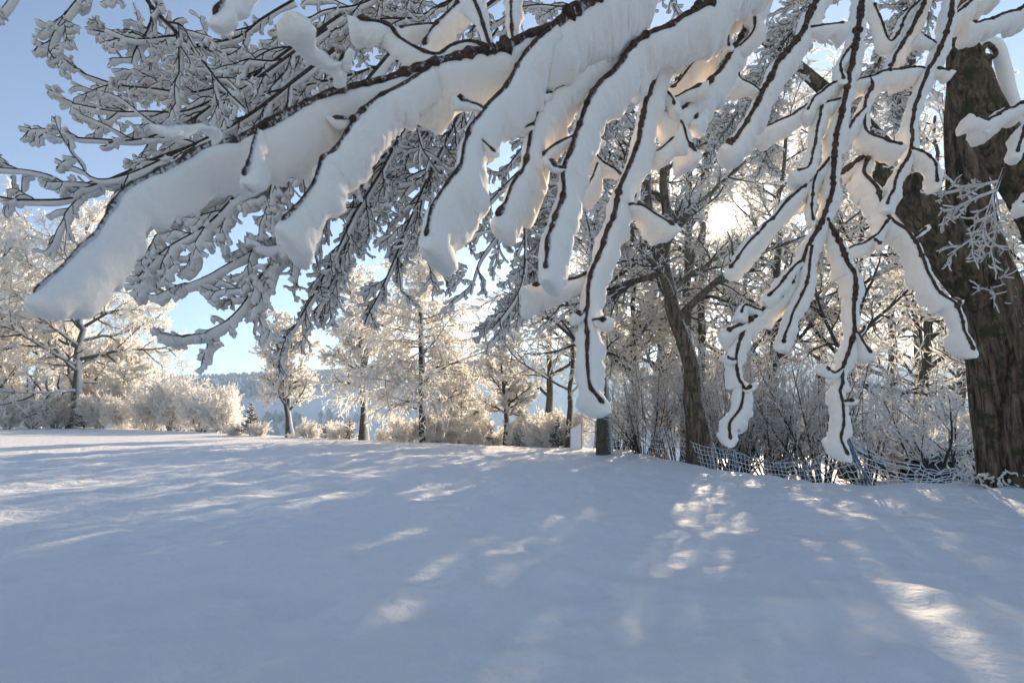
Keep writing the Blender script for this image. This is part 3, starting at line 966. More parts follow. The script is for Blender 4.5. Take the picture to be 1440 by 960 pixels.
def broadleaf(name, label, cat, group, trunk_px, Y, r0, seed, crown=(0.25, 1.0), n=(16, 9, 8, 7), ln=(0.42, 0.42, 0.42, 0.42), ang=(55, 48, 48, 50),
              trop=((0, 0, 0.05), (0, 0, 0.02), (0, 0, -0.02), (0, 0, -0.03)), fw=(0.03, 0.028, 0.024), stems=None, mat=None, wood_twigs=0.5, long=1.0,
              fm=None, lsh=0.55, rtip=0.25, sink=0.3, thin=False):
    """trunk_px: pixel points, foot first, on the vertical plane at distance Y; every limb and twig grows from it"""
    rng = np.random.default_rng(seed)
    allt = [trunk_px] + (stems or [])
    paths = [resample([pl(x, y, Y) + np.array([0, dy, 0]) for (x, y, dy) in [(p[0], p[1], p[2] if len(p) > 2 else 0) for p in t]], n=26) for t in allt]
    o = paths[0][0].copy()
    o[2] = gz(o[0], o[1])
    paths[0][0][2] = o[2] - sink
    e = empty(name, o, label, cat, group)
    tw, frs, cr = [], [], []
    for i, P in enumerate(paths):
        rr = r0 if i == 0 else r0 * 0.62
        s = np.linspace(0, 1, len(P))
        R = rr * (1 - (1 - rtip) * s ** 0.9)
        if i == 0:
            R = R * (1 + 0.55 * np.exp(-s * len(P) / 1.6))
        P = P + (np.stack([vnoise(P * 0.9 + 9 * j, seed) for j in range(3)], 1) - 0.5) * rr * 1.2 * np.minimum(1, s * 5)[:, None]
        tw.append((*trunk_parts(P, R, 12, 0.09, 2.2, seed), 0, True))
        pp, RR = P[None], R[None]
        c0 = crown[0] if i == 0 else 0.12
        m = n[0] if i == 0 else max(4, int(n[0] * 0.6))
        C1, R1 = sprout(rng, pp, RR, m, c0, crown[1], ang[0], 12, ln[0], 10, trop[0], 0.13, 0.55, 0.25, lsh, 0.25)
        C1, R1 = clear(C1, R1)
        C2, R2 = sprout(rng, C1, R1, n[1], 0.15, 1.0, ang[1], 14, ln[1], 7, trop[1], 0.15, 0.6, 0.3, 0.45, 0.3, 0.006)
        C2, R2 = clear(C2, R2)
        C3, R3 = sprout(rng, C2, R2, n[2], 0.12, 1.0, ang[2], 15, ln[2], 5, trop[2], 0.18, 0.65, 0.5, 0.35, 0.3, 0.005)
        C4, _ = sprout(rng, C3, R3, n[3], 0.1, 1.0, ang[3], 16, ln[3], 3, trop[3], 0.2, 0.6, 0.5, 0.2, 0.3)
        tw.append((*tube(C1, R1, 6), 0, True))
        cr.append((*tube(C2, R2, 4), 0, True))
        C3, R3 = clear(C3, R3)
        C4, _ = clear(C4, C4[..., 0])
        if group != G_FAR:
            cr.append((*tube(C3, R3, 3), 0, True))
        # rime on the upper and windward side of limbs and twigs
        frs.append((*frost(rng, C1, fw[0] * 1.5, 0.9), 0, True))
        frs.append((*frost(rng, C2, fw[0], long), 0, True))
        frs.append((*frost(rng, C3, fw[1], long), 0, True))
        frs.append((*frost(rng, C4, fw[2], long), 0, True))
    obj('trunk', tw, [mat or M_TRUNK], e, o)
    c = obj('crown', cr, [M_TWIGF], e, o)
    obj('hoar_frost', frs, [fm or M_FROST], c, o)
    return e



broadleaf('broadleaf_tree', 'tall sunlit frosted tree with a broad round crown at the left edge of the field', 'tree', G_FAR,
          [(104, 606), (107, 560), (112, 500), (117, 440), (120, 380), (123, 318)], 68, 0.62, 31, (0.16, 1.0), (32, 12, 10, 8), (0.46, 0.42, 0.42, 0.40),
          (64, 46, 46, 48), ((0, 0, 0.045), (0, 0, 0.03), (0, 0, 0.01), (0, 0, 0)), (0.050, 0.046, 0.038))
broadleaf('broadleaf_tree', 'sunlit frosted tree cut by the left edge of the picture', 'tree', G_FAR,
          [(-28, 606), (-26, 540), (-20, 470), (-14, 400), (-10, 335)], 65, 0.55, 32, (0.12, 1.0), (30, 12, 10, 8), (0.44, 0.42, 0.42, 0.40),
          (62, 46, 46, 48), ((0, 0, 0.03), (0, 0, 0.02), (0, 0, 0), (0, 0, 0)), (0.050, 0.046, 0.038))
broadleaf('broadleaf_tree', 'pale frosted tree filling the gap behind the two trees at far left', 'tree', G_FAR,
          [(52, 606), (50, 560), (54, 510), (50, 460), (52, 415)], 76, 0.4, 33, (0.10, 1.0), (26, 10, 8, 7), (0.5, 0.45, 0.42, 0.42),
          (62, 46, 46, 48), ((0, 0, 0.02),) * 4, (0.062, 0.056, 0.05))
broadleaf('broadleaf_tree', 'low spreading frosted tree right of the tall round tree at left', 'tree', G_FAR,
          [(168, 608), (172, 575), (176, 530), (184, 490)], 72, 0.3, 34, (0.10, 1.0), (24, 10, 8, 7), (0.55, 0.45, 0.42, 0.42),
          (62, 46, 46, 48), ((0, 0, 0.02),) * 4, (0.062, 0.056, 0.05))
broadleaf('broadleaf_tree', 'slim frosted tree with forked lower trunk, left of the pair before the blue hill', 'tree', G_FAR,
          [(408, 614), (404, 580), (397, 540), (392, 500), (388, 452)], 47, 0.28, 35, (0.22, 1.0), (22, 10, 8, 7), (0.36, 0.42, 0.42, 0.42),
          (60, 46, 46, 48), ((0, 0, 0.03),) * 4, (0.042, 0.040, 0.034),
          stems=[[(404, 582), (408, 540), (410, 500), (414, 445)]])
broadleaf('broadleaf_tree', 'frosted tree with a straight brown trunk next to the larch, right of the pair', 'tree', G_FAR,
          [(512, 616), (511, 570), (509, 530), (508, 490), (500, 440), (490, 400)], 44, 0.30, 36, (0.28, 1.0), (22, 10, 8, 7), (0.36, 0.42, 0.42, 0.42),
          (52, 46, 46, 48), ((0, 0, 0.03),) * 4, (0.040, 0.038, 0.032),
          stems=[[(510, 540), (516, 500), (522, 450), (530, 405)]])
broadleaf('broadleaf_tree', 'small twin-stemmed sunlit frosted tree right of the larch', 'tree', G_FAR,
          [(713, 622), (711, 590), (710, 560), (706, 520), (700, 480)], 39, 0.22, 37, (0.2, 1.0), (20, 10, 8, 7), (0.40, 0.42, 0.42, 0.42),
          (56, 46, 46, 48), ((0, 0, 0.02),) * 4, (0.038, 0.034, 0.030),
          stems=[[(711, 592), (716, 560), (718, 525), (722, 488)]])
broadleaf('broadleaf_tree', 'low sunlit frosted tree between the larch and the twin-stemmed tree', 'tree', G_FAR,
          [(648, 620), (646, 600), (650, 570), (648, 535), (642, 500)], 43, 0.16, 38, (0.12, 1.0), (20, 10, 8, 7), (0.45, 0.42, 0.42, 0.42),
          (56, 46, 46, 48), ((0, 0, 0.02),) * 4, (0.042, 0.038, 0.034))


def larch(label, base, top, Y, seed):
    rng = np.random.default_rng(seed)
    P = resample([pl(base[0], base[1], Y), pl((base[0] * 2 + top[0]) / 3, (base[1] * 2 + top[1]) / 3, Y), pl(*top, Y)], n=30)
    o = P[0].copy(); o[2] = gz(o[0], o[1]); P[0][2] = o[2] - 0.3
    s = np.linspace(0, 1, 30)
    R = 0.34 * (1 - 0.9 * s)
    e = empty('larch_tree', o, label, 'tree', None)
    PP, RR = P[None], R[None]
    C1, R1 = sprout(rng, PP, RR, 84, 0.12, 0.99, 82, 8, 0.38, 10, (0, 0, -0.035), 0.09, 0.28, 0.25, 0.80, 0.25)
    C2, R2 = sprout(rng, C1, R1, 13, 0.12, 1.0, 55, 14, 0.30, 6, (0, 0, -0.22), 0.10, 0.5, 0.5, 0.3, 0.3, 0.006)
    C3, R3 = sprout(rng, C2, R2, 7, 0.1, 1.0, 45, 16, 0.42, 4, (0, 0, -0.30), 0.12, 0.6, 0.5, 0.2, 0.3, 0.004)
    C4, _ = sprout(rng, C3, R3, 3, 0.2, 1.0, 40, 16, 0.6, 3, (0, 0, -0.30), 0.12, 0.6, 0.5, 0.2, 0.3, 0.004)
    obj('trunk', [(*trunk_parts(P, R, 12, 0.1, 2.2, seed), 0, True), (*tube(C1, R1, 5), 0, True)], [M_TRUNK], e, o)
    c = obj('crown', [(*tube(C2, R2, 3), 0, True)], [M_TWIGF], e, o)
    obj('hoar_frost', [(*frost(rng, C1, 0.045), 0, True), (*frost(rng, C2, 0.036), 0, True), (*frost(rng, C3, 0.027), 0, True),
                       (*frost(rng, C4, 0.022), 0, True)], [M_FROST], c, o)
    return e


larch('tall frosted larch with drooping curtains of twigs at the middle of the far edge', (596, 620), (588, 300), 41, 41)

# the shaded row behind the fence
TL = ((0, 0, 0.03), (0, 0, 0.0), (0, 0, -0.02), (0, 0, -0.02))
N_H = (20, 9, 8, 6)
broadleaf('birch_tree', 'dark slender birch trunk with snow patches directly behind the long hanging bough', 'tree', G_HEDGE,
          [(849, 606), (848, 560), (844, 500), (843, 440), (842, 380), (838, 300), (835, 210)], 25, 0.26, 51, (0.22, 1.0), N_H, (0.34, 0.42, 0.42, 0.42),
          (66, 46, 46, 48), ((0, 0, -0.03), (0, 0, -0.03), (0, 0, -0.04), (0, 0, -0.03)), (0.026, 0.022, 0.019))
broadleaf('broadleaf_tree', 'leaning mossy trunk crossing the middle of the shaded row left of the sun', 'tree', G_HEDGE,
          [(984, 626), (976, 570), (965, 500), (948, 430), (930, 370), (915, 310), (908, 260), (905, 190), (908, 120)], 21.5, 0.37, 52, (0.30, 1.0), N_H, (0.34, 0.42, 0.42, 0.42),
          (62, 46, 46, 48), TL, (0.024, 0.021, 0.018),
          stems=[[(932, 372), (938, 310), (934, 250), (945, 170), (950, 110)]], mat=M_OLD, rtip=0.42)
broadleaf('broadleaf_tree', 'tall slim tree whose straight stem passes just left of the sun', 'tree', G_HEDGE,
          [(966, 612), (966, 520), (966, 430), (966, 340), (970, 250), (978, 160), (986, 60)], 27, 0.25, 53, (0.30, 1.0), N_H, (0.24, 0.42, 0.42, 0.42),
          (58, 46, 46, 48), TL, (0.025, 0.022, 0.019), mat=M_OLD, rtip=0.45)
broadleaf('broadleaf_tree', 'tall slim tree whose stem stands directly under the sun', 'tree', G_HEDGE,
          [(990, 612), (986, 540), (987, 450), (987, 360), (988, 270), (1000, 180), (1018, 80)], 28, 0.22, 54, (0.36, 1.0), (20, 9, 8, 6), (0.24, 0.42, 0.42, 0.42),
          (58, 46, 46, 48), TL, (0.025, 0.022, 0.019), mat=M_OLD, rtip=0.45)
broadleaf('broadleaf_tree', 'shaded frosted tree with a short dark trunk between the birch and the leaning trunk', 'tree', G_HEDGE,
          [(891, 606), (891, 560), (892, 515), (890, 460), (888, 400), (886, 330)], 31, 0.28, 55, (0.18, 1.0), (26, 11, 8, 6), (0.42, 0.42, 0.42, 0.42),
          (66, 46, 46, 48), TL, (0.033, 0.03, 0.027))
broadleaf('broadleaf_tree', 'shaded frosted tree with low boughs sweeping left over the field edge', 'tree', G_HEDGE,
          [(800, 612), (802, 560), (806, 500), (800, 430), (792, 360), (785, 290)], 34, 0.17, 56, (0.14, 1.0), (17, 9, 7, 5), (0.46, 0.42, 0.42, 0.42),
          (70, 46, 46, 48), ((0, 0, 0.02), (0, 0, -0.02), (0, 0, -0.04), (0, 0, -0.03)), (0.031, 0.028, 0.025))
broadleaf('broadleaf_tree', 'frosted tree with dense fine twigs right of the sun', 'tree', G_HEDGE,
          [(1085, 620), (1088, 540), (1090, 450), (1094, 360), (1100, 270), (1108, 180)], 27, 0.28, 57, (0.18, 1.0), N_H, (0.38, 0.42, 0.42, 0.42),
          (58, 46, 46, 48), TL, (0.025, 0.022, 0.019))
broadleaf('broadleaf_tree', 'frosted tree with sweeping twigs between the sun and the old mossy trunk', 'tree', G_HEDGE,
          [(1190, 640), (1192, 560), (1200, 480), (1204, 400), (1212, 310), (1220, 220)], 25, 0.26, 58, (0.2, 1.0), N_H, (0.40, 0.42, 0.42, 0.42),
          (56, 46, 46, 48), TL, (0.025, 0.022, 0.019))
broadleaf('broadleaf_tree', 'frosted tree seen against pale sky behind the fork of the old trunk', 'tree', G_HEDGE,
          [(1300, 640), (1302, 560), (1306, 470), (1310, 380), (1314, 280), (1318, 160)], 31, 0.3, 59, (0.16, 1.0), (22, 10, 8, 7), (0.38, 0.42, 0.42, 0.42),
          (56, 46, 46, 48), TL, (0.032, 0.029, 0.026))
broadleaf('broadleaf_tree', 'frosted tree showing at the right edge beyond the old trunk', 'tree', G_HEDGE,
          [(1462, 650), (1464, 560), (1460, 470), (1458, 360), (1456, 250)], 27, 0.28, 60, (0.16, 1.0), (22, 10, 8, 7), (0.36, 0.42, 0.42, 0.42),
          (56, 46, 46, 48), TL, (0.032, 0.029, 0.026))
# taller trees further back in the same wood: they close the row and shade the field
for j, (x, Y, top, lab) in enumerate([
        (770, 44, 330, 'sunlit frosted tree standing behind the low sweeping boughs at the end of the shaded row'),
        (845, 42, 205, 'tall frosted tree far back behind the birch trunk'),
        (930, 38, 150, 'tall frosted tree far back behind the leaning mossy trunk'),
        (1085, 40, 90, 'tall frosted tree far back a little right of the sun'),
        (1150, 36, 110, 'tall frosted tree far back between the sun and the old trunk'),
        (1250, 40, 130, 'tall frosted tree far back left of the old mossy trunk'),
        (1040, 33, 345, 'lower frosted tree far back whose crown stays just below the sun'),
        (1285, 47, 330, 'sunlit frosted tree far back in the gap left of the old trunk'),
        (1345, 44, 400, 'low sunlit frosted tree far back, touching the old trunk in the view'),
        (925, 34, 340, 'lower frosted tree far back between the short dark trunk and the leaning trunk'),
        (985, 36, 330, 'lower frosted tree far back behind the straight stem left of the sun')]):
    h = 612 - top
    broadleaf('broadleaf_tree', lab, 'tree', 'tall frosted trees at the back of the wood',
              [(x, 612), (x + 4, 612 - h * .25), (x + 2, 612 - h * .5), (x + 8, 612 - h * .75), (x + 6, top)], Y, 0.34, 70 + j, (0.15, 1.0), (11, 7, 6, 4) if j < 1 else (18, 8, 7, 5),
              (0.36, 0.42, 0.42, 0.42), (58, 46, 46, 48), TL, (0.032, 0.028, 0.025))

# ------------------------------------------------------------------ shrubs


def shrub_meshes(seed, H, n0, spread, fw, ns=(9, 7, 4), r0=0.02, up=0.03, lsub=0.36, wig=0.10, t0=0.15):
    rng = np.random.default_rng(seed)
    a = rng.random(n0) * 6.283
    b = np.sqrt(rng.random(n0)) * 0.18 * H * 0.5
    base = np.stack([np.cos(a) * b, np.sin(a) * b, np.full(n0, -0.1)], 1)
    tilt = np.abs(rng.normal(size=n0)) * 0.5 * spread + spread * 0.45
    d = np.stack([np.cos(a) * np.sin(tilt), np.sin(a) * np.sin(tilt), np.cos(tilt)], 1)
    L = H * (0.65 + 0.4 * rng.random(n0))[:, None]
    q = base; out = [q]
    for j in range(11):
        q = q + d * L / 11
        out.append(q)
        d = nrm(d + np.array([0, 0, up]) + 0.5 * wig * rng.normal(size=(n0, 3)))
    P = np.stack(out, 1)
    R = r0 * (0.7 + 0.6 * rng.random((n0, 1))) * (1 - 0.75 * np.linspace(0, 1, 12))[None]
    C1, R1 = sprout(rng, P, R, ns[0], t0, 1.0, 38, 12, lsub, 6, (0, 0, 0.02), 0.14, 0.6, 0.4, 0.4, 0.3, 0.004)
    C2, R2 = sprout(rng, C1, R1, ns[1], 0.1, 1.0, 46, 14, 0.42, 4, (0, 0, 0.0), 0.18, 0.7, 0.6, 0.2, 0.3, 0.003)
    st = [(*tube(P, R, 5), 0, True), (*tube(C1, R1, 3), 0, True)]
    fr = [(*frost(rng, P, fw * 0.9, prof=OPEN), 0, True), (*frost(rng, C1, fw, prof=OPEN if ns[2] == 0 else DIAMOND), 0, True), (*frost(rng, C2, fw * 0.85), 0, True)]
    if ns[2]:
        C3, _ = sprout(rng, C2, R2, ns[2], 0.1, 1.0, 50, 14, 0.5, 3, (0, 0, 0), 0.2, 0.7, 0.6, 0.2, 0.3, 0.003)
        fr.append((*frost(rng, C3, fw * 0.7), 0, True))
    return mesh_of('stems', st, [M_TWIGF]), mesh_of('hoar_frost', fr, [M_FROST])


def link_mesh(name, me, parent):
    o = bpy.data.objects.new(name, me)
    COL.objects.link(o)
    o.parent = parent
    return o


def place_shrub(name, kind, px, Y, scale, rz, label, group, cat='shrub', py=None):
    x = pl(px, 600, Y)[0]
    e = empty(name, (x, Y, gz(x, Y)), label, cat, group, rz)
    s = scale if hasattr(scale, '__len__') else (scale,) * 3
    e.scale = s
    st = link_mesh('stems', kind[0], e)
    link_mesh('hoar_frost', kind[1], st)
    return e


HAZEL = [shrub_meshes(101 + i, 5.0, 22, 0.5, 0.0125, (8, 6, 0), 0.034) for i in range(2)]
BUSH = [shrub_meshes(111 + i, 3.0, 20, 0.62, 0.030, (10, 7, 4), 0.020, 0.03, 0.42) for i in range(3)]
CLUMP = [shrub_meshes(121 + i, 1.5, 22, 0.85, 0.024, (8, 6, 3), 0.012, 0.02, 0.42) for i in range(2)]

gH = 'frosted hazel thickets behind the net fence'
for i, (px, Y, s, rz, lab) in enumerate([
        (905, 25.5, 0.80, 0.3, 'frosted hazel thicket behind the sagging net left of the leaning trunk'),
        (950, 26.5, 0.95, 2.1, 'frosted hazel thicket just left of the foot of the leaning trunk'),
        (1030, 23.5, 0.95, 4.0, 'frosted hazel thicket just right of the foot of the leaning trunk'),
        (1085, 22.5, 0.95, 1.2, 'fan of dark hazel stems behind the white bough tip left of the fence bundle'),
        (1150, 21.5, 1.0, 5.2, 'fan of dark hazel stems directly behind the straight hanging bough'),
        (1210, 22.5, 0.95, 3.3, 'frosted hazel thicket behind the leaning bundle of fence stakes'),
        (1250, 25.0, 0.9, 0.9, 'pale frosted thicket left of the shrub before the old trunk'),
        (1120, 26.0, 1.1, 2.7, 'tall frosted thicket in the second row right of the sun'),
        (1010, 28.0, 1.0, 0.2, 'tall frosted thicket in the second row under the sun'),
        (1022, 25.0, 1.35, 3.6, 'very tall frosted thicket straight below the sun'),
        (868, 29.0, 0.8, 1.7, 'frosted thicket between the birch trunk and the sagging net')]):
    place_shrub('hazel_shrub', HAZEL[i % 2], px, Y, s, rz, lab, gH)

gB = 'sunlit frosted bushes along the far left edge of the field'
for i, (px, Y, s, rz, lab) in enumerate([
        (10, 63.2, 1.15, 0.4, 'sunlit frosted bush at the very left edge under the cut tree'),
        (45, 64.3, 1.38, 1.4, 'sunlit frosted bush between the cut tree and the tall round tree'),
        (80, 66.7, 1.15, 2.4, 'sunlit frosted bush touching the left side of the tall trunk'),
        (140, 65.5, 1.26, 3.4, 'sunlit frosted bush touching the right side of the tall trunk'),
        (176, 64.3, 1.26, 4.4, 'sunlit frosted bush under the low spreading tree'),
        (212, 63.2, 1.49, 5.4, 'sunlit frosted bush left of the highest feathery bush'),
        (244, 62.0, 2.01, 0.9, 'highest feathery sunlit bush where the blue hill begins'),
        (282, 58.2, 1.67, 1.9, 'feathery sunlit bush right of the highest one'),
        (312, 57.1, 1.21, 2.9, 'small feathery sunlit bush at the right end of the bush row'),
        (120, 72.5, 2.18, 3.9, 'tall frosted bush behind the trunk of the tall round tree'),
        (195, 71.4, 2.07, 4.9, 'tall frosted bush behind the bush row at left'),
        (-20, 67.9, 2.07, 5.9, 'tall frosted bush running out of the left edge')]):
    place_shrub('frosted_bush', BUSH[i % 3], px, Y, (s * 0.9, s * 0.9, s), rz, lab, gB)

gC = 'low frosted clumps at the foot of the middle trees'
for i, (px, Y, s, rz, lab) in enumerate([
        (335, 50, 1.0, 0.1, 'low frosted clump left of the slim forked tree, beside the bush row'),
        (362, 49, 0.9, 1.1, 'low frosted clump halfway between the bush row and the slim forked tree'),
        (432, 46.5, 1.0, 2.1, 'low frosted clump just right of the slim forked tree'),
        (478, 45, 1.05, 3.1, 'low frosted clump left of the straight brown trunk'),
        (540, 43.5, 0.8, 4.1, 'low frosted clump right of the straight brown trunk'),
        (572, 42, 1.3, 5.1, 'sunlit frosted clump at the left foot of the larch'),
        (620, 41.5, 1.5, 0.6, 'sunlit frosted clump at the right foot of the larch'),
        (668, 40.5, 1.4, 1.6, 'sunlit frosted clump halfway from the larch to the twin-stemmed tree'),
        (700, 40, 0.9, 2.6, 'low frosted clump at the left foot of the twin-stemmed tree'),
        (738, 38.5, 1.3, 3.6, 'shaded frosted clump right of the twin-stemmed tree'),
        (772, 36, 1.5, 4.6, 'shaded frosted clump left of the rime-filled fence panel'),
        (640, 43.5, 1.9, 5.6, 'taller sunlit clump behind the foot of the larch'),
        (760, 40, 2.0, 0.5, 'taller frosted clump at the end of the shaded row'),
        (795, 35, 1.4, 1.5, 'shaded frosted clump behind the rime-filled fence panel'),
        (1330, 29, 1.7, 2.5, 'sunlit frosted hedge clump behind the parked car'),
        (1390, 29, 1.8, 3.5, 'sunlit frosted hedge clump behind the car, next to the old trunk'),
        (1270, 25, 1.7, 4.5, 'sunlit frosted clump left of the parked car')]):
    place_shrub('frosted_bush', (CLUMP if i < 13 else BUSH)[i % 2], px, Y, s if i < 13 else s * 0.55, rz, lab, gC)


def spruce_meshes(seed, H, far=False):
    rng = np.random.default_rng(seed)
    P = np.stack([np.zeros(14), np.zeros(14), np.linspace(-0.1, H, 14)], 1)[None]
    R = (0.022 * H) * (1 - 0.93 * np.linspace(0, 1, 14))[None]
    C1, R1 = sprout(rng, P, R, int(34 if far else 42), 0.08, 0.97, 78, 7, 0.33, 6, (0, 0, 0.01 if not far else -0.03), 0.06, 0.3, 0.3, 0.92, 0.15, 0.004)
    C2, R2 = sprout(rng, C1, R1, 9, 0.1, 1.0, 52, 8, 0.36, 4, (0, 0, -0.03), 0.08, 0.6, 0.5, 0.5, 0.2, 0.004, planar=(0, 0, 1))
    C3, _ = sprout(rng, C2, R2, 4, 0.1, 1.0, 48, 8, 0.45, 3, (0, 0, -0.03), 0.08, 0.6, 0.5, 0.4, 0.2, 0.004)
    w = 0.012 * H
    lo = np.array([0, 0, -1.0]); hi = np.array([0.2, 0.5, 0.85])
    tr = mesh_of('trunk', [(*tube(P, R, 6), 0, True), (*tube(C1, R1, 3), 0, True)], [M_TWIGF])
    nd = mesh_of('needles', [(*frost(rng, C2, w * 1.0, 0.9, lo), 0, True), (*frost(rng, C1, w, 0.9, lo), 0, True), (*frost(rng, C3, w * 0.8, 0.9, lo), 0, True)], [M_NEEDLE])
    fr = mesh_of('hoar_frost', [(*frost(rng, C1, w * 1.1, 0.8, hi), 0, True), (*frost(rng, C2, w * 0.9, 0.8, hi), 0, True), (*frost(rng, C3, w * 0.75, 0.9, hi), 0, True)], [M_FROST])
    return tr, nd, fr


SPR = [spruce_meshes(131 + i, 2.0) for i in range(2)]


def place_spruce(px, Y, s, rz, label, group, z=None):
    x = pl(px, 600, Y)[0]
    e = empty('young_spruce', (x, Y, gz(x, Y) if z is None else z), label, 'spruce', group, rz)
    e.scale = (s, s, s)
    k = SPR[int(rz * 10) % 2]
    link_mesh('trunk', k[0], e)
    nd = link_mesh('needles', k[1], e)
    link_mesh('hoar_frost', k[2], nd)
    return e


gS = 'frosted young spruces at the edge of the field'
for px, Y, s, rz, lab in [
        (352, 49.5, 1.45, 0.3, 'frosted young spruce with a tall bare leader left of the slim forked tree'),
        (492, 44.5, 0.95, 1.4, 'small frosted young spruce just left of the straight brown trunk'),
        (458, 45.5, 0.75, 0.8, 'tiny frosted young spruce between the pair of slim trees'),
        (558, 42.5, 0.8, 2.5, 'small frosted young spruce in the gap between brown trunk and larch'),
        (730, 38.0, 0.95, 3.1, 'dark green young spruce right of the twin-stemmed tree'),
        (690, 40.0, 0.8, 4.2, 'small dark young spruce left of the twin-stemmed tree'),
        (118, 66, 2.0, 5.0, 'dark frosted young spruce at the foot of the tall round tree'),
        (785, 34.5, 1.0, 1.7, 'dark frosted young spruce left of the rime-filled fence panel')]:
    place_spruce(px, Y, s, rz, lab, gS)

# the leafless shrub with grey stems just behind the sagging end of the fence
SH = shrub_meshes(141, 3.2, 9, 0.55, 0.016, (8, 7, 2), 0.040, 0.03, 0.34, 0.16, 0.42)
place_shrub('elder_shrub', SH, 1312, 14.6, (0.95, 0.95, 0.88), 0.4, 'bluish frosted shrub with thick bare stems left of the old trunk, before the car', None)
place_shrub('elder_shrub', SH, 1362, 15.6, (0.62, 0.62, 0.80), 2.4, 'smaller frosted shrub squeezed between the thick-stemmed shrub and the old trunk', None)

# ------------------------------------------------------------------ the old tree at the right edge


def thick(paths, mat, rough=0.13, freq=1.6, seed=1, sides=30, crack=None):
    """paths: list of (pixel centre points with pixel radius, Y, dy) -> bark meshes"""
    out = []
    res = []
    for pts, Y in paths:
        w = np.array([[*(pl(p[0], p[1], Y) + np.array([0, p[3] if len(p) > 3 else 0, 0])), p[2] * Y / F / math.hypot(1, (p[0] - CX) / F)] for p in pts])
        q = resample(w, step=0.05)
        P, R = q[:, :3], q[:, 3]
        V, Fq = tube(P[None], R[None], sides)
        c = np.repeat(P, sides, 0)
        d = V - c
        a = np.tile(np.arange(sides) * 6.2832 / sides, len(P))
        h = np.repeat(np.arange(len(P)) * 0.05, sides)
        ridge = vnoise(np.stack([np.cos(a) * 3.4, np.sin(a) * 3.4, h * 0.55], 1), seed) - 0.5
        fine = vnoise(np.stack([np.cos(a) * 9.0, np.sin(a) * 9.0, h * 1.6], 1), seed + 1) - 0.5
        big = vnoise(np.stack([np.cos(a) * 1.1, np.sin(a) * 1.1, h * 0.9], 1), seed + 2) - 0.5
        g = 1 + rough * (1.0 * ridge + 0.5 * fine + 1.1 * big)
        if crack:                            # a long split in the bark: (height, angle) pairs seen from the field
            tc_ = nrm((EYE - c) * np.array([1, 1, 0.0]))
            sd_ = np.cross(tc_, np.array([0, 0, 1.0]))
            an = np.arctan2((d * sd_).sum(1), (d * tc_).sum(1))
            ac_ = np.interp(h, [q_[0] for q_ in crack], [q_[1] for q_ in crack]) + 0.10 * (vnoise(np.stack([h * 5, h * 0, h * 0], 1), 31) - .5)
            on = smooth(crack[0][0], crack[0][0] + .3, h) * (1 - smooth(crack[-1][0] - .3, crack[-1][0], h))
            g = g - on * (0.20 * np.exp(-((an - ac_) / 0.06) ** 2) - 0.05 * np.exp(-((np.abs(an - ac_) - 0.17) / 0.08) ** 2))
        V = c + d * g[:, None]
        out.append((V, Fq, 0, True))
        res.append((P, R))
    return out, res


YT = 11.6
foot = pl(1424, 697, YT); foot[2] = gz(foot[0], foot[1])
old = empty('old_lime_tree', foot, 'massive old tree with a cracked mossy trunk standing at the right edge of the field', 'tree')
o1, pth = thick([([(1428, 712, 64), (1426, 690, 54), (1423, 660, 47), (1418, 610, 46), (1412, 560, 48), (1406, 510, 49), (1398, 460, 49), (1388, 410, 48), (1374, 360, 43),
                   (1366, 310, 36), (1360, 250, 30), (1356, 180, 27), (1352, 100, 24), (1350, 20, 22), (1348, -80, 20)], YT)], M_OLD, 0.19, seed=3, sides=110, crack=[(0.7, 0.35), (1.4, 0.28), (2.1, -0.02), (2.8, -0.22), (3.5, -0.30)])
tr = obj('trunk', o1, [M_OLD], old, foot)
o2, _ = thick([([(1385, 425, 34), (1350, 375, 38), (1318, 325, 37), (1290, 285, 36), (1262, 250, 32), (1238, 215, 22), (1200, 165, 15), (1150, 118, 11), (1095, 72, 9), (1040, 25, 8), (990, -30, 7)], YT - 0.15)],
              M_MOSS, 0.22, seed=8)
limb = obj('mossy_limb', o2, [M_MOSS], old, foot)
o3, _ = thick([([(1262, 245, 18), (1268, 200, 14), (1272, 150, 11), (1278, 90, 10), (1290, 20, 9), (1300, -50, 8)], YT - 0.1),
               ([(1366, 190, 18, 0.1), (1338, 240, 9), (1336, 180, 10), (1340, 120, 11)], YT + 0.25)], M_MOSS, 0.2, seed=13, sides=16)
obj('mossy_limb', o3, [M_MOSS], old, foot)


def spray(parent, origin, axes, seed, name='frosted_twigs', L=0.045, T=0.014, n1=8, n2=6):
    rng = np.random.default_rng(seed)
    w, f = [], []
    for pts, Y0, Y1, r in axes:
        P = resample([pl(p[0], p[1], Y0 + (Y1 - Y0) * i / (len(pts) - 1)) for i, p in enumerate(pts)], n=14)[None]
        R = r * (1 - 0.7 * np.linspace(0, 1, 14))[None]
        C1, R1 = sprout(rng, P, R, n1, 0.15, 1.0, 45, 12, 0.42, 8, (0, 0, -0.01), 0.16, 0.6, 0.5, 0.3, 0.3, 0.005)
        C2, R2 = sprout(rng, C1, R1, n2, 0.15, 1.0, 48, 12, 0.42, 6, (0, 0, 0), 0.18, 0.7, 0.6, 0.3, 0.3, 0.004)
        for C, Rr, g in ((P, R, 1.2), (C1, R1, 1.0), (C2, R2, 0.8)):
            n, k, _ = C.shape
            w.append((*tube(C, Rr, 5), 0, True))
            en = np.ones(k); en[-1] = 0.5
            f.append((*rime(C, L * g * lumps(rng, n, k, .35, 4) * en, T * g * lumps(rng, n, k, .35, 4) * en, RIME, HEXA), 0, True))
    t = obj(name, w, [M_LIMB], parent, origin)
    obj('frost_crust', f, [M_FROSTN], t, origin)
    return t


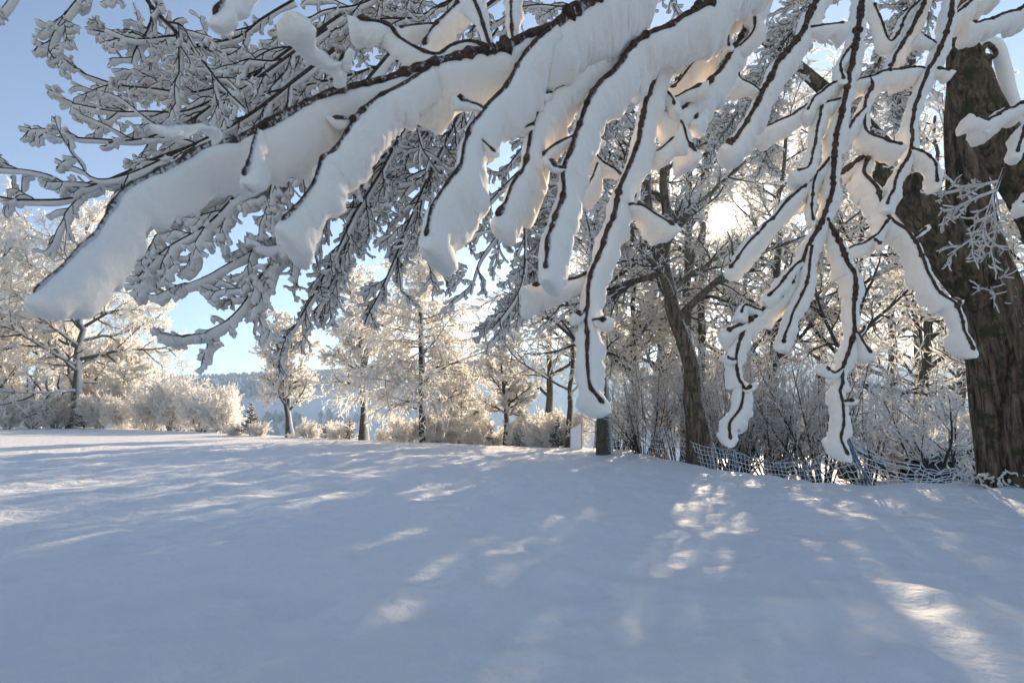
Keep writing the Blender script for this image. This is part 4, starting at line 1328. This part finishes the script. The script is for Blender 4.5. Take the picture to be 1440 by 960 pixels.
spray(old, foot, [([(1412, 236), (1396, 280), (1376, 325), (1332, 358)], 8.8, 9.6, 0.012), ([(1404, 252), (1370, 260), (1318, 272)], 8.9, 9.6, 0.010),
                  ([(1398, 275), (1402, 320), (1392, 362)], 8.9, 9.4, 0.009), ([(1400, 265), (1360, 282), (1328, 306)], 8.9, 9.6, 0.009)], 5)
spray(old, foot, [([(1440, 380), (1410, 395), (1385, 405)], YT + .3, YT - .6, 0.014), ([(1395, 430), (1425, 400), (1450, 395)], YT + .4, YT + .2, 0.016)], 6)

# snow caught at the foot of the old trunk and in the fork
rng0 = np.random.default_rng(9)
sp = []
for i in range(90):
    a = rng0.random() * 6.283
    r = 0.66 + 0.10 * rng0.random()
    p = foot + np.array([math.cos(a) * r, math.sin(a) * r, 0.02 + 0.24 * rng0.random() ** 1.6])
    q = p + np.array([math.cos(a + 1.57) * .16 * rng0.normal(), math.sin(a + 1.57) * .16 * rng0.normal(), .12 * rng0.normal()])
    P = np.linspace(p, q, 6)[None] + rng0.normal(size=(1, 6, 3)) * 0.018
    sp.append((*tube(P, np.full((1, 6), 0.022) * np.array([.3, .9, 1.1, 1, .8, .2]), 6), 0, True))
obj('frost_crust', sp, [M_FROSTN], tr, foot)

lf = pl(1600, 760, 9.0); lf[2] = gz(lf[0], lf[1])
lean = empty('leaning_tree', lf, 'moss-covered trunk leaning in from the right edge, ending in a knotted stub above', 'tree')
o4, lp = thick([([(1610, 790, 60), (1570, 640, 52), (1545, 480, 44), (1500, 390, 40), (1463, 310, 37), (1428, 245, 36), (1398, 190, 38), (1374, 140, 38), (1362, 100, 33), (1352, 62, 22), (1346, 30, 9)], 9.0)],
               M_MOSS, 0.20, seed=21, sides=36)
ltr = obj('trunk', o4, [M_MOSS], lean, lf)
# knot: a ring with a hollow
kc = pl(1391, 72, 8.72)
th = np.linspace(0, 2 * math.pi, 25)[:-1]
ring = np.stack([kc + np.array([math.cos(t) * 0.105, 0.02 * math.sin(2 * t), math.sin(t) * 0.125]) for t in np.append(th, th[0])])[None]
obj('knot', [(*tube(ring, np.full((1, 25), 0.038), 8), 0, True)], [M_OLD], ltr, lf)
kt = resample([pl(1368, 120, 9.0), pl(1378, 95, 8.9), kc + np.array([0, 0.12, 0])], n=8)
obj('stub', [(*tube(kt[None], np.linspace(0.22, 0.12, 8)[None], 14), 0, True)], [M_MOSS], ltr, lf)
# snow lying along the upper right side of the leaning trunk
SN = [(1368, 60, 8, .1), (1398, 62, 12), (1412, 95, 13), (1420, 130, 13), (1434, 170, 14), (1452, 215, 15), (1475, 270, 14), (1500, 330, 8)]
o5, _ = thick([(SN, 8.95)], M_FROSTN, 0.22, seed=25, sides=14)
obj('snow_cap', o5, [M_RIME], ltr, lf)

# ------------------------------------------------------------------ net fence
fp = [(802, 624, 596, 30.5), (818, 627, 592, 30.0), (835, 629, 590, 28.5), (877, 634, 591, 27.0), (945, 645, 598, 23.0), (1037, 659, 618, 19.0),
      (1136, 672, 636, 15.6), (1226, 686, 626, 13.2)]
tops = [(802, 596), (818, 592), (839, 590), (877, 591), (936, 598), (1033, 616), (1132, 632), (1192, 619)]
fen = empty('net_fence', pl(945, 645, 23.0), 'rime-coated sagging net fence on thin stakes along the edge of the shaded row', 'fence')
fo = np.array(fen.location)
B, Tp = [], []
M_STAKE = mat_plain('stake_paint', (0.15, 0.19, 0.26), 0.6, 0, 0.3, 0.3)
M_NET = mat_frost_far('net_rime', (0.84, 0.85, 0.88), 0.15)
for (px, py, _, Y), (tx, ty) in zip(fp, tops):
    b = pl(px, py, Y); b[2] = gz(b[0], b[1])
    t = b + np.array([(tx - px) / F * Y, 0.0, (py - ty) / F * Y])
    B.append(b); Tp.append(t)
    P = np.linspace(b - (t - b) * 0.1, t + (t - b) * 0.05, 6)[None]
    obj('stake', [(*tube(P, np.full((1, 6), 0.021), 6), 0, True)], [M_STAKE], fen, fo)
# bundle of loose stakes at the broken end
rb = np.random.default_rng(3)
for i in range(6):
    b = B[-1] + np.array([0.16 * rb.normal() - 0.02, 0.06 * rb.normal(), -0.05])
    t = Tp[-1] + np.array([0.05 * rb.normal() + 0.02 * i, 0.05 * rb.normal(), 0.03 * rb.normal()])
    obj('stake', [(*tube(np.linspace(b, t, 6)[None], np.full((1, 6), 0.009), 6), 0, True)], [M_STAKE], fen, fo)
# the last stretch has fallen towards the old trunk
E1b, E1t = pl(1290, 692, 12.6), pl(1288, 655, 12.6)
E2b, E2t = pl(1345, 700, 12.2), pl(1342, 654, 12.2)
E3b, E3t = pl(1392, 702, 11.9), pl(1388, 674, 11.9)
for v in (E1b, E2b, E3b):
    v[2] = max(gz(v[0], v[1]) + 0.03, v[2])
obj('stake', [(*tube(np.linspace(E2t, E3t + np.array([0, 0, -0.1]), 6)[None], np.full((1, 6), 0.018), 6), 0, True)], [M_STAKE], fen, fo)
LB = B + [E1b, E2b, E3b]
LT = Tp + [E1t, E2t, E3t]
hw, vw = [], []
rn = np.random.default_rng(17)
NH = 7
for i in range(len(LB) - 1):
    b0, b1, t0, t1 = LB[i], LB[i + 1], LT[i], LT[i + 1]
    W0 = np.linalg.norm((b1 - b0)[:2])
    m = max(6, int(W0 / 0.19))
    sag = 0.04 + 0.045 * W0 if i < 7 else 0.10
    if i == 0: sag = 0.02
    u = np.linspace(0, 1, m + 1)
    out = nrm(np.cross(b1 - b0, [0, 0, 1.0])[None])[0]
    wv = (vnoise(np.stack([u * W0 * 0.8, np.full_like(u, i), np.zeros_like(u)], 1), 5) - 0.5) * 0.16
    G = np.zeros((NH, m + 1, 3))
    for j in range(NH):
        v = j / (NH - 1)
        low = (b0 * (1 - u)[:, None] + b1 * u[:, None])
        low[:, 2] = np.maximum(low[:, 2], ground_z(low[:, 0], low[:, 1])) if i < 7 else low[:, 2]
        high = (t0 * (1 - u)[:, None] + t1 * u[:, None])
        high[:, 2] -= sag * 4 * u * (1 - u)
        q = low * (1 - v) + high * v
        q = q + out * (wv * (0.3 + v))[:, None]
        q[:, 2] += 0.012 * rn.normal(size=m + 1)
        q[:, 0] += 0.010 * rn.normal(size=m + 1)
        if i >= 7:                           # the fallen end hangs askew
            q[:, 2] += 0.035 * rn.normal(size=m + 1) * v
            q[:, 0] += 0.16 * (v - 0.5) + 0.03 * rn.normal(size=m + 1)
        G[j] = q
    hw.append((*tube(G, 0.0095 * lumps(rn, NH, m + 1, .35, m), 5), 0, True))
    vv = G.transpose(1, 0, 2)
    vw.append((*tube(vv, 0.008 * lumps(rn, m + 1, NH, .35, NH - 1), 4), 0, True))
    if i == 0:                               # this bay is closed by rime between the strands
        k0 = 10
        hgh = np.stack([vv[:, 0] * (1 - s) + vv[:, -1] * s for s in np.linspace(0, .97, k0)], 1)
        th_ = 0.018 * (0.6 + 0.8 * vnoise(hgh * 9, 4))
        f1 = hgh + np.array([0, -1, 0]) * th_[..., None]; f2 = hgh + np.array([0, 1, 0]) * th_[..., None]
        a_, b_ = f1.shape[:2]
        ix = (np.arange(a_ - 1)[:, None] * b_ + np.arange(b_ - 1)[None])
        qd = np.stack([ix, ix + b_, ix + b_ + 1, ix + 1], -1).reshape(-1, 4)
        hw.append((f1.reshape(-1, 3), qd, 0, True)); hw.append((f2.reshape(-1, 3), qd[:, ::-1], 0, True))
obj('net', hw + vw, [M_NET], fen, fo)

# ------------------------------------------------------------------ the car parked beyond the hedge
YC = 21.0
cx = pl(1375, 640, YC)[0]
cz = gz(cx, YC)
cz = pl(1350, 629, YC)[2] - 1.50
car = empty('parked_car', (cx, YC, cz), 'dark estate car with a snowy roof parked beyond the shrub by the old trunk', 'car', None, rad(-26))
M_PAINT = mat_plain('car_paint', (0.012, 0.018, 0.020), 0.25, 0.3, 0.6)
M_GLASS = mat_plain('car_glass', (0.010, 0.050, 0.040), 0.06, 0, 0.9)
M_TYRE = mat_plain('tyre_rubber', (0.02, 0.02, 0.02), 0.8)
M_RIM = mat_plain('wheel_rim', (0.45, 0.46, 0.48), 0.35, 0.9)
M_RED = mat_plain('tail_lamp', (0.30, 0.012, 0.010), 0.25)
M_LAMP = mat_plain('head_lamp', (0.75, 0.78, 0.80), 0.1)
M_CSNOW = mat_frost_far('roof_snow', (0.86, 0.87, 0.90), 0.0)


def loft(secs):
    """secs: list of rings (k points each)"""
    k = len(secs[0]); V = np.concatenate(secs)
    n = len(secs)
    return V, grid_faces(1, n, k)


def car_ring(x, zb, zt, w, wt):
    # a closed section across the car: lower corners, waist, shoulder
    pts = [(-w * .92, zb), (-w, zb + .12), (-w, zb + (zt - zb) * .62), (-wt, zt - .03), (-wt * .8, zt), (wt * .8, zt), (wt, zt - .03), (w, zb + (zt - zb) * .62), (w, zb + .12), (w * .92, zb)]
    return np.array([[x, a, b] for a, b in pts])


body = [car_ring(x, zb, zt, w, wt) for x, zb, zt, w, wt in [
    (-2.28, .45, .62, .66, .60), (-2.24, .32, .88, .80, .74), (-2.1, .26, .98, .87, .83), (-1.2, .22, 1.0, .89, .85), (0.2, .22, 1.0, .89, .85), (0.9, .22, .99, .89, .84),
    (1.5, .24, .92, .88, .80), (2.0, .26, .82, .84, .74), (2.22, .32, .70, .74, .62), (2.27, .40, .60, .60, .5)]]
Vb, Fb = loft(body)
caps = np.array([[0, 1, 2, 3, 4, 5, 6, 7, 8, 9][::-1]]), np.array([list(range(len(Vb) - 10, len(Vb)))])
bo = obj('body', [(Vb, Fb, 0, True)], [M_PAINT], car)
cab = [np.array([[x0, -w0, .97], [x1, -w1, z], [x1, w1, z], [x0, w0, .97]]) for x0, x1, z, w0, w1 in [
    (-2.16, -2.0, 1.02, .80, .78), (-2.12, -1.86, 1.40, .80, .62), (-1.95, -1.7, 1.46, .80, .62), (-.2, -.2, 1.50, .82, .64), (.42, .35, 1.47, .82, .63), (.95, .55, 1.40, .80, .61), (1.25, 1.22, 1.0, .76, .74)]]
Vc, Fc = loft(cab)
obj('cabin', [(Vc, Fc, 0, True)], [M_PAINT], car)
for sgn in (-1, 1):
    for xa, xb, xc, xd in ((-1.95, -1.12, -1.12, -1.74), (-1.04, -.12, -.12, -1.04), (-.04, .98, .52, -.04)):
        yb, yt = .806 * sgn, .655 * sgn
        q = np.array([[xa, yb + .012 * sgn, 1.02], [xb, yb + .012 * sgn, 1.02], [xc, yt + .016 * sgn, 1.38], [xd, yt + .016 * sgn, 1.38]])
        q2 = q + np.array([0, .008 * sgn, 0])
        V = np.concatenate([q, q2])
        Fq = np.array([[0, 1, 2, 3], [4, 7, 6, 5], [0, 4, 5, 1], [1, 5, 6, 2], [2, 6, 7, 3], [3, 7, 4, 0]])
        obj('window', [(V, Fq, 0, False)], [M_GLASS], car)
    for xw in (-1.38, 1.38):
        a = np.linspace(0, 2 * math.pi, 25)
        ringp = np.stack([xw + .235 * np.cos(a), np.full(25, .80 * sgn), .315 + .235 * np.sin(a)], 1)[None]
        wh = obj('wheel', [(*tube(ringp, np.full((1, 25), .085), 10), 0, True)], [M_TYRE], car)
        rimv = np.concatenate([np.stack([xw + r * np.cos(a[:-1]), np.full(24, (y) * sgn), .315 + r * np.sin(a[:-1])], 1) for r, y in ((.19, .80), (.18, .84), (.10, .82), (.02, .85))])
        obj('rim', [(rimv, grid_faces(1, 4, 24), 0, False)], [M_RIM], wh)
    obj('tail_light', [(*box((-2.235, .68 * sgn, .80), (.06, .20, .26)), 0, False)], [M_RED], car)
    obj('headlight', [(*box((2.17, .58 * sgn, .64), (.10, .26, .12)), 0, False)], [M_LAMP], car)
    obj('wing_mirror', [(*box((.78, .93 * sgn, 1.03), (.10, .18, .12)), 0, False)], [M_PAINT], car)
rs = resample([(-1.85, 0, 1.47), (-1.2, 0, 1.53), (-.2, 0, 1.56), (.3, 0, 1.53), (.52, 0, 1.46)], n=14)
V, Fq = tube(rs[None], (np.full(14, .60) * np.array([.3, .8, .95] + [1] * 8 + [.95, .8, .3]))[None], 16)
V[:, 2] = np.where(True, rs[:, 2].repeat(16) - .02 + (V[:, 2] - rs[:, 2].repeat(16)) * .11, 0)
obj('roof_snow', [(V, Fq, 0, True)], [M_CSNOW], car)
# a tail lamp catches the eye low on the left of the car

# ------------------------------------------------------------------ woods on the far hill
rw = np.random.default_rng(77)
# one lone spruce on the skyline
lx, ly = pl(292, 520, 330)[0], 330
SPRF = spruce_meshes(139, 4.6, True)
e = empty('spruce_tree', (lx, ly, gz(lx, ly) - 0.3), 'lone dark spruce standing on the skyline of the far hill', 'spruce')
link_mesh('trunk', SPRF[0], e)
link_mesh('needles', SPRF[1], e)
M_WOOD = mat_frost_far('far_wood_frost', (0.50, 0.52, 0.53), 0.2)


def far_wood(label, cat, n, xr, yr, hs, seed, keep=None):
    r = np.random.default_rng(seed)
    x = r.uniform(*xr, n); y = r.uniform(*yr, n)
    if keep is not None:
        k = keep(x, y, r); x, y = x[k], y[k]
    n = len(x)
    z = ground_z(x, y)
    h = r.uniform(*hs, n)
    K, SD = 6, 7
    prof = np.array([[0.0, .10], [.15, .55], [.35, 1.0], [.6, .8], [.85, .45], [1.0, .05]])
    a = np.arange(SD) * 6.283 / SD
    jit = 0.55 + 0.9 * r.random((n, K, SD))
    rr = (h * r.uniform(.22, .42, n))[:, None, None] * prof[:, 1][None, :, None] * jit
    V = np.stack([x[:, None, None] + rr * np.cos(a), y[:, None, None] + rr * np.sin(a),
                  (z[:, None] + h[:, None] * (prof[:, 0][None] - .05))[:, :, None] + 0.06 * h[:, None, None] * r.normal(size=(n, K, SD))], -1)
    o = obj('far_wood', [(V.reshape(-1, 3), grid_faces(n, K, SD), 0, False)], [M_WOOD])
    return tag(o, label, cat, None, 'stuff')


far_wood('bluish frosted wood covering the top of the far hill', 'wood', 5200, (-260, 170), (262, 370), (1.6, 3.4), 1)
far_wood('frosted scrub scattered over the shaded slope of the far hill', 'scrub', 1500, (-220, 140), (170, 265), (0.5, 1.3), 2,
         lambda x, y, r: (vnoise(np.stack([x / 40, y / 22, x * 0], -1), 6) > 0.55))
far_wood('rounded frosted trees halfway up the far hill left of the slim forked tree', 'wood', 230, (-140, -62), (185, 235), (2.5, 5), 3,
         lambda x, y, r: (vnoise(np.stack([x / 25, y / 30, x * 0], -1), 9) > 0.35))

# ------------------------------------------------------------------ the frosty air over the field and the valley
hv, hf = box((0, 170, 20), (900, 560, 110))
hz = obj('haze', [(hv, hf, 0, False)], [])
mh, n_, l_, out_ = new_mat('frosty_air')
pv = n_.new('ShaderNodeVolumePrincipled')
pv.inputs['Color'].default_value = (0.50, 0.74, 1.0, 1)
pv.inputs['Density'].default_value = 0.0010
pv.inputs['Anisotropy'].default_value = 0.55
l_.new(pv.outputs[0], out_.inputs['Volume'])
hz.data.materials.append(mh)
tag(hz, 'thin frosty haze lying over the field and the valley', 'haze', None, 'stuff')
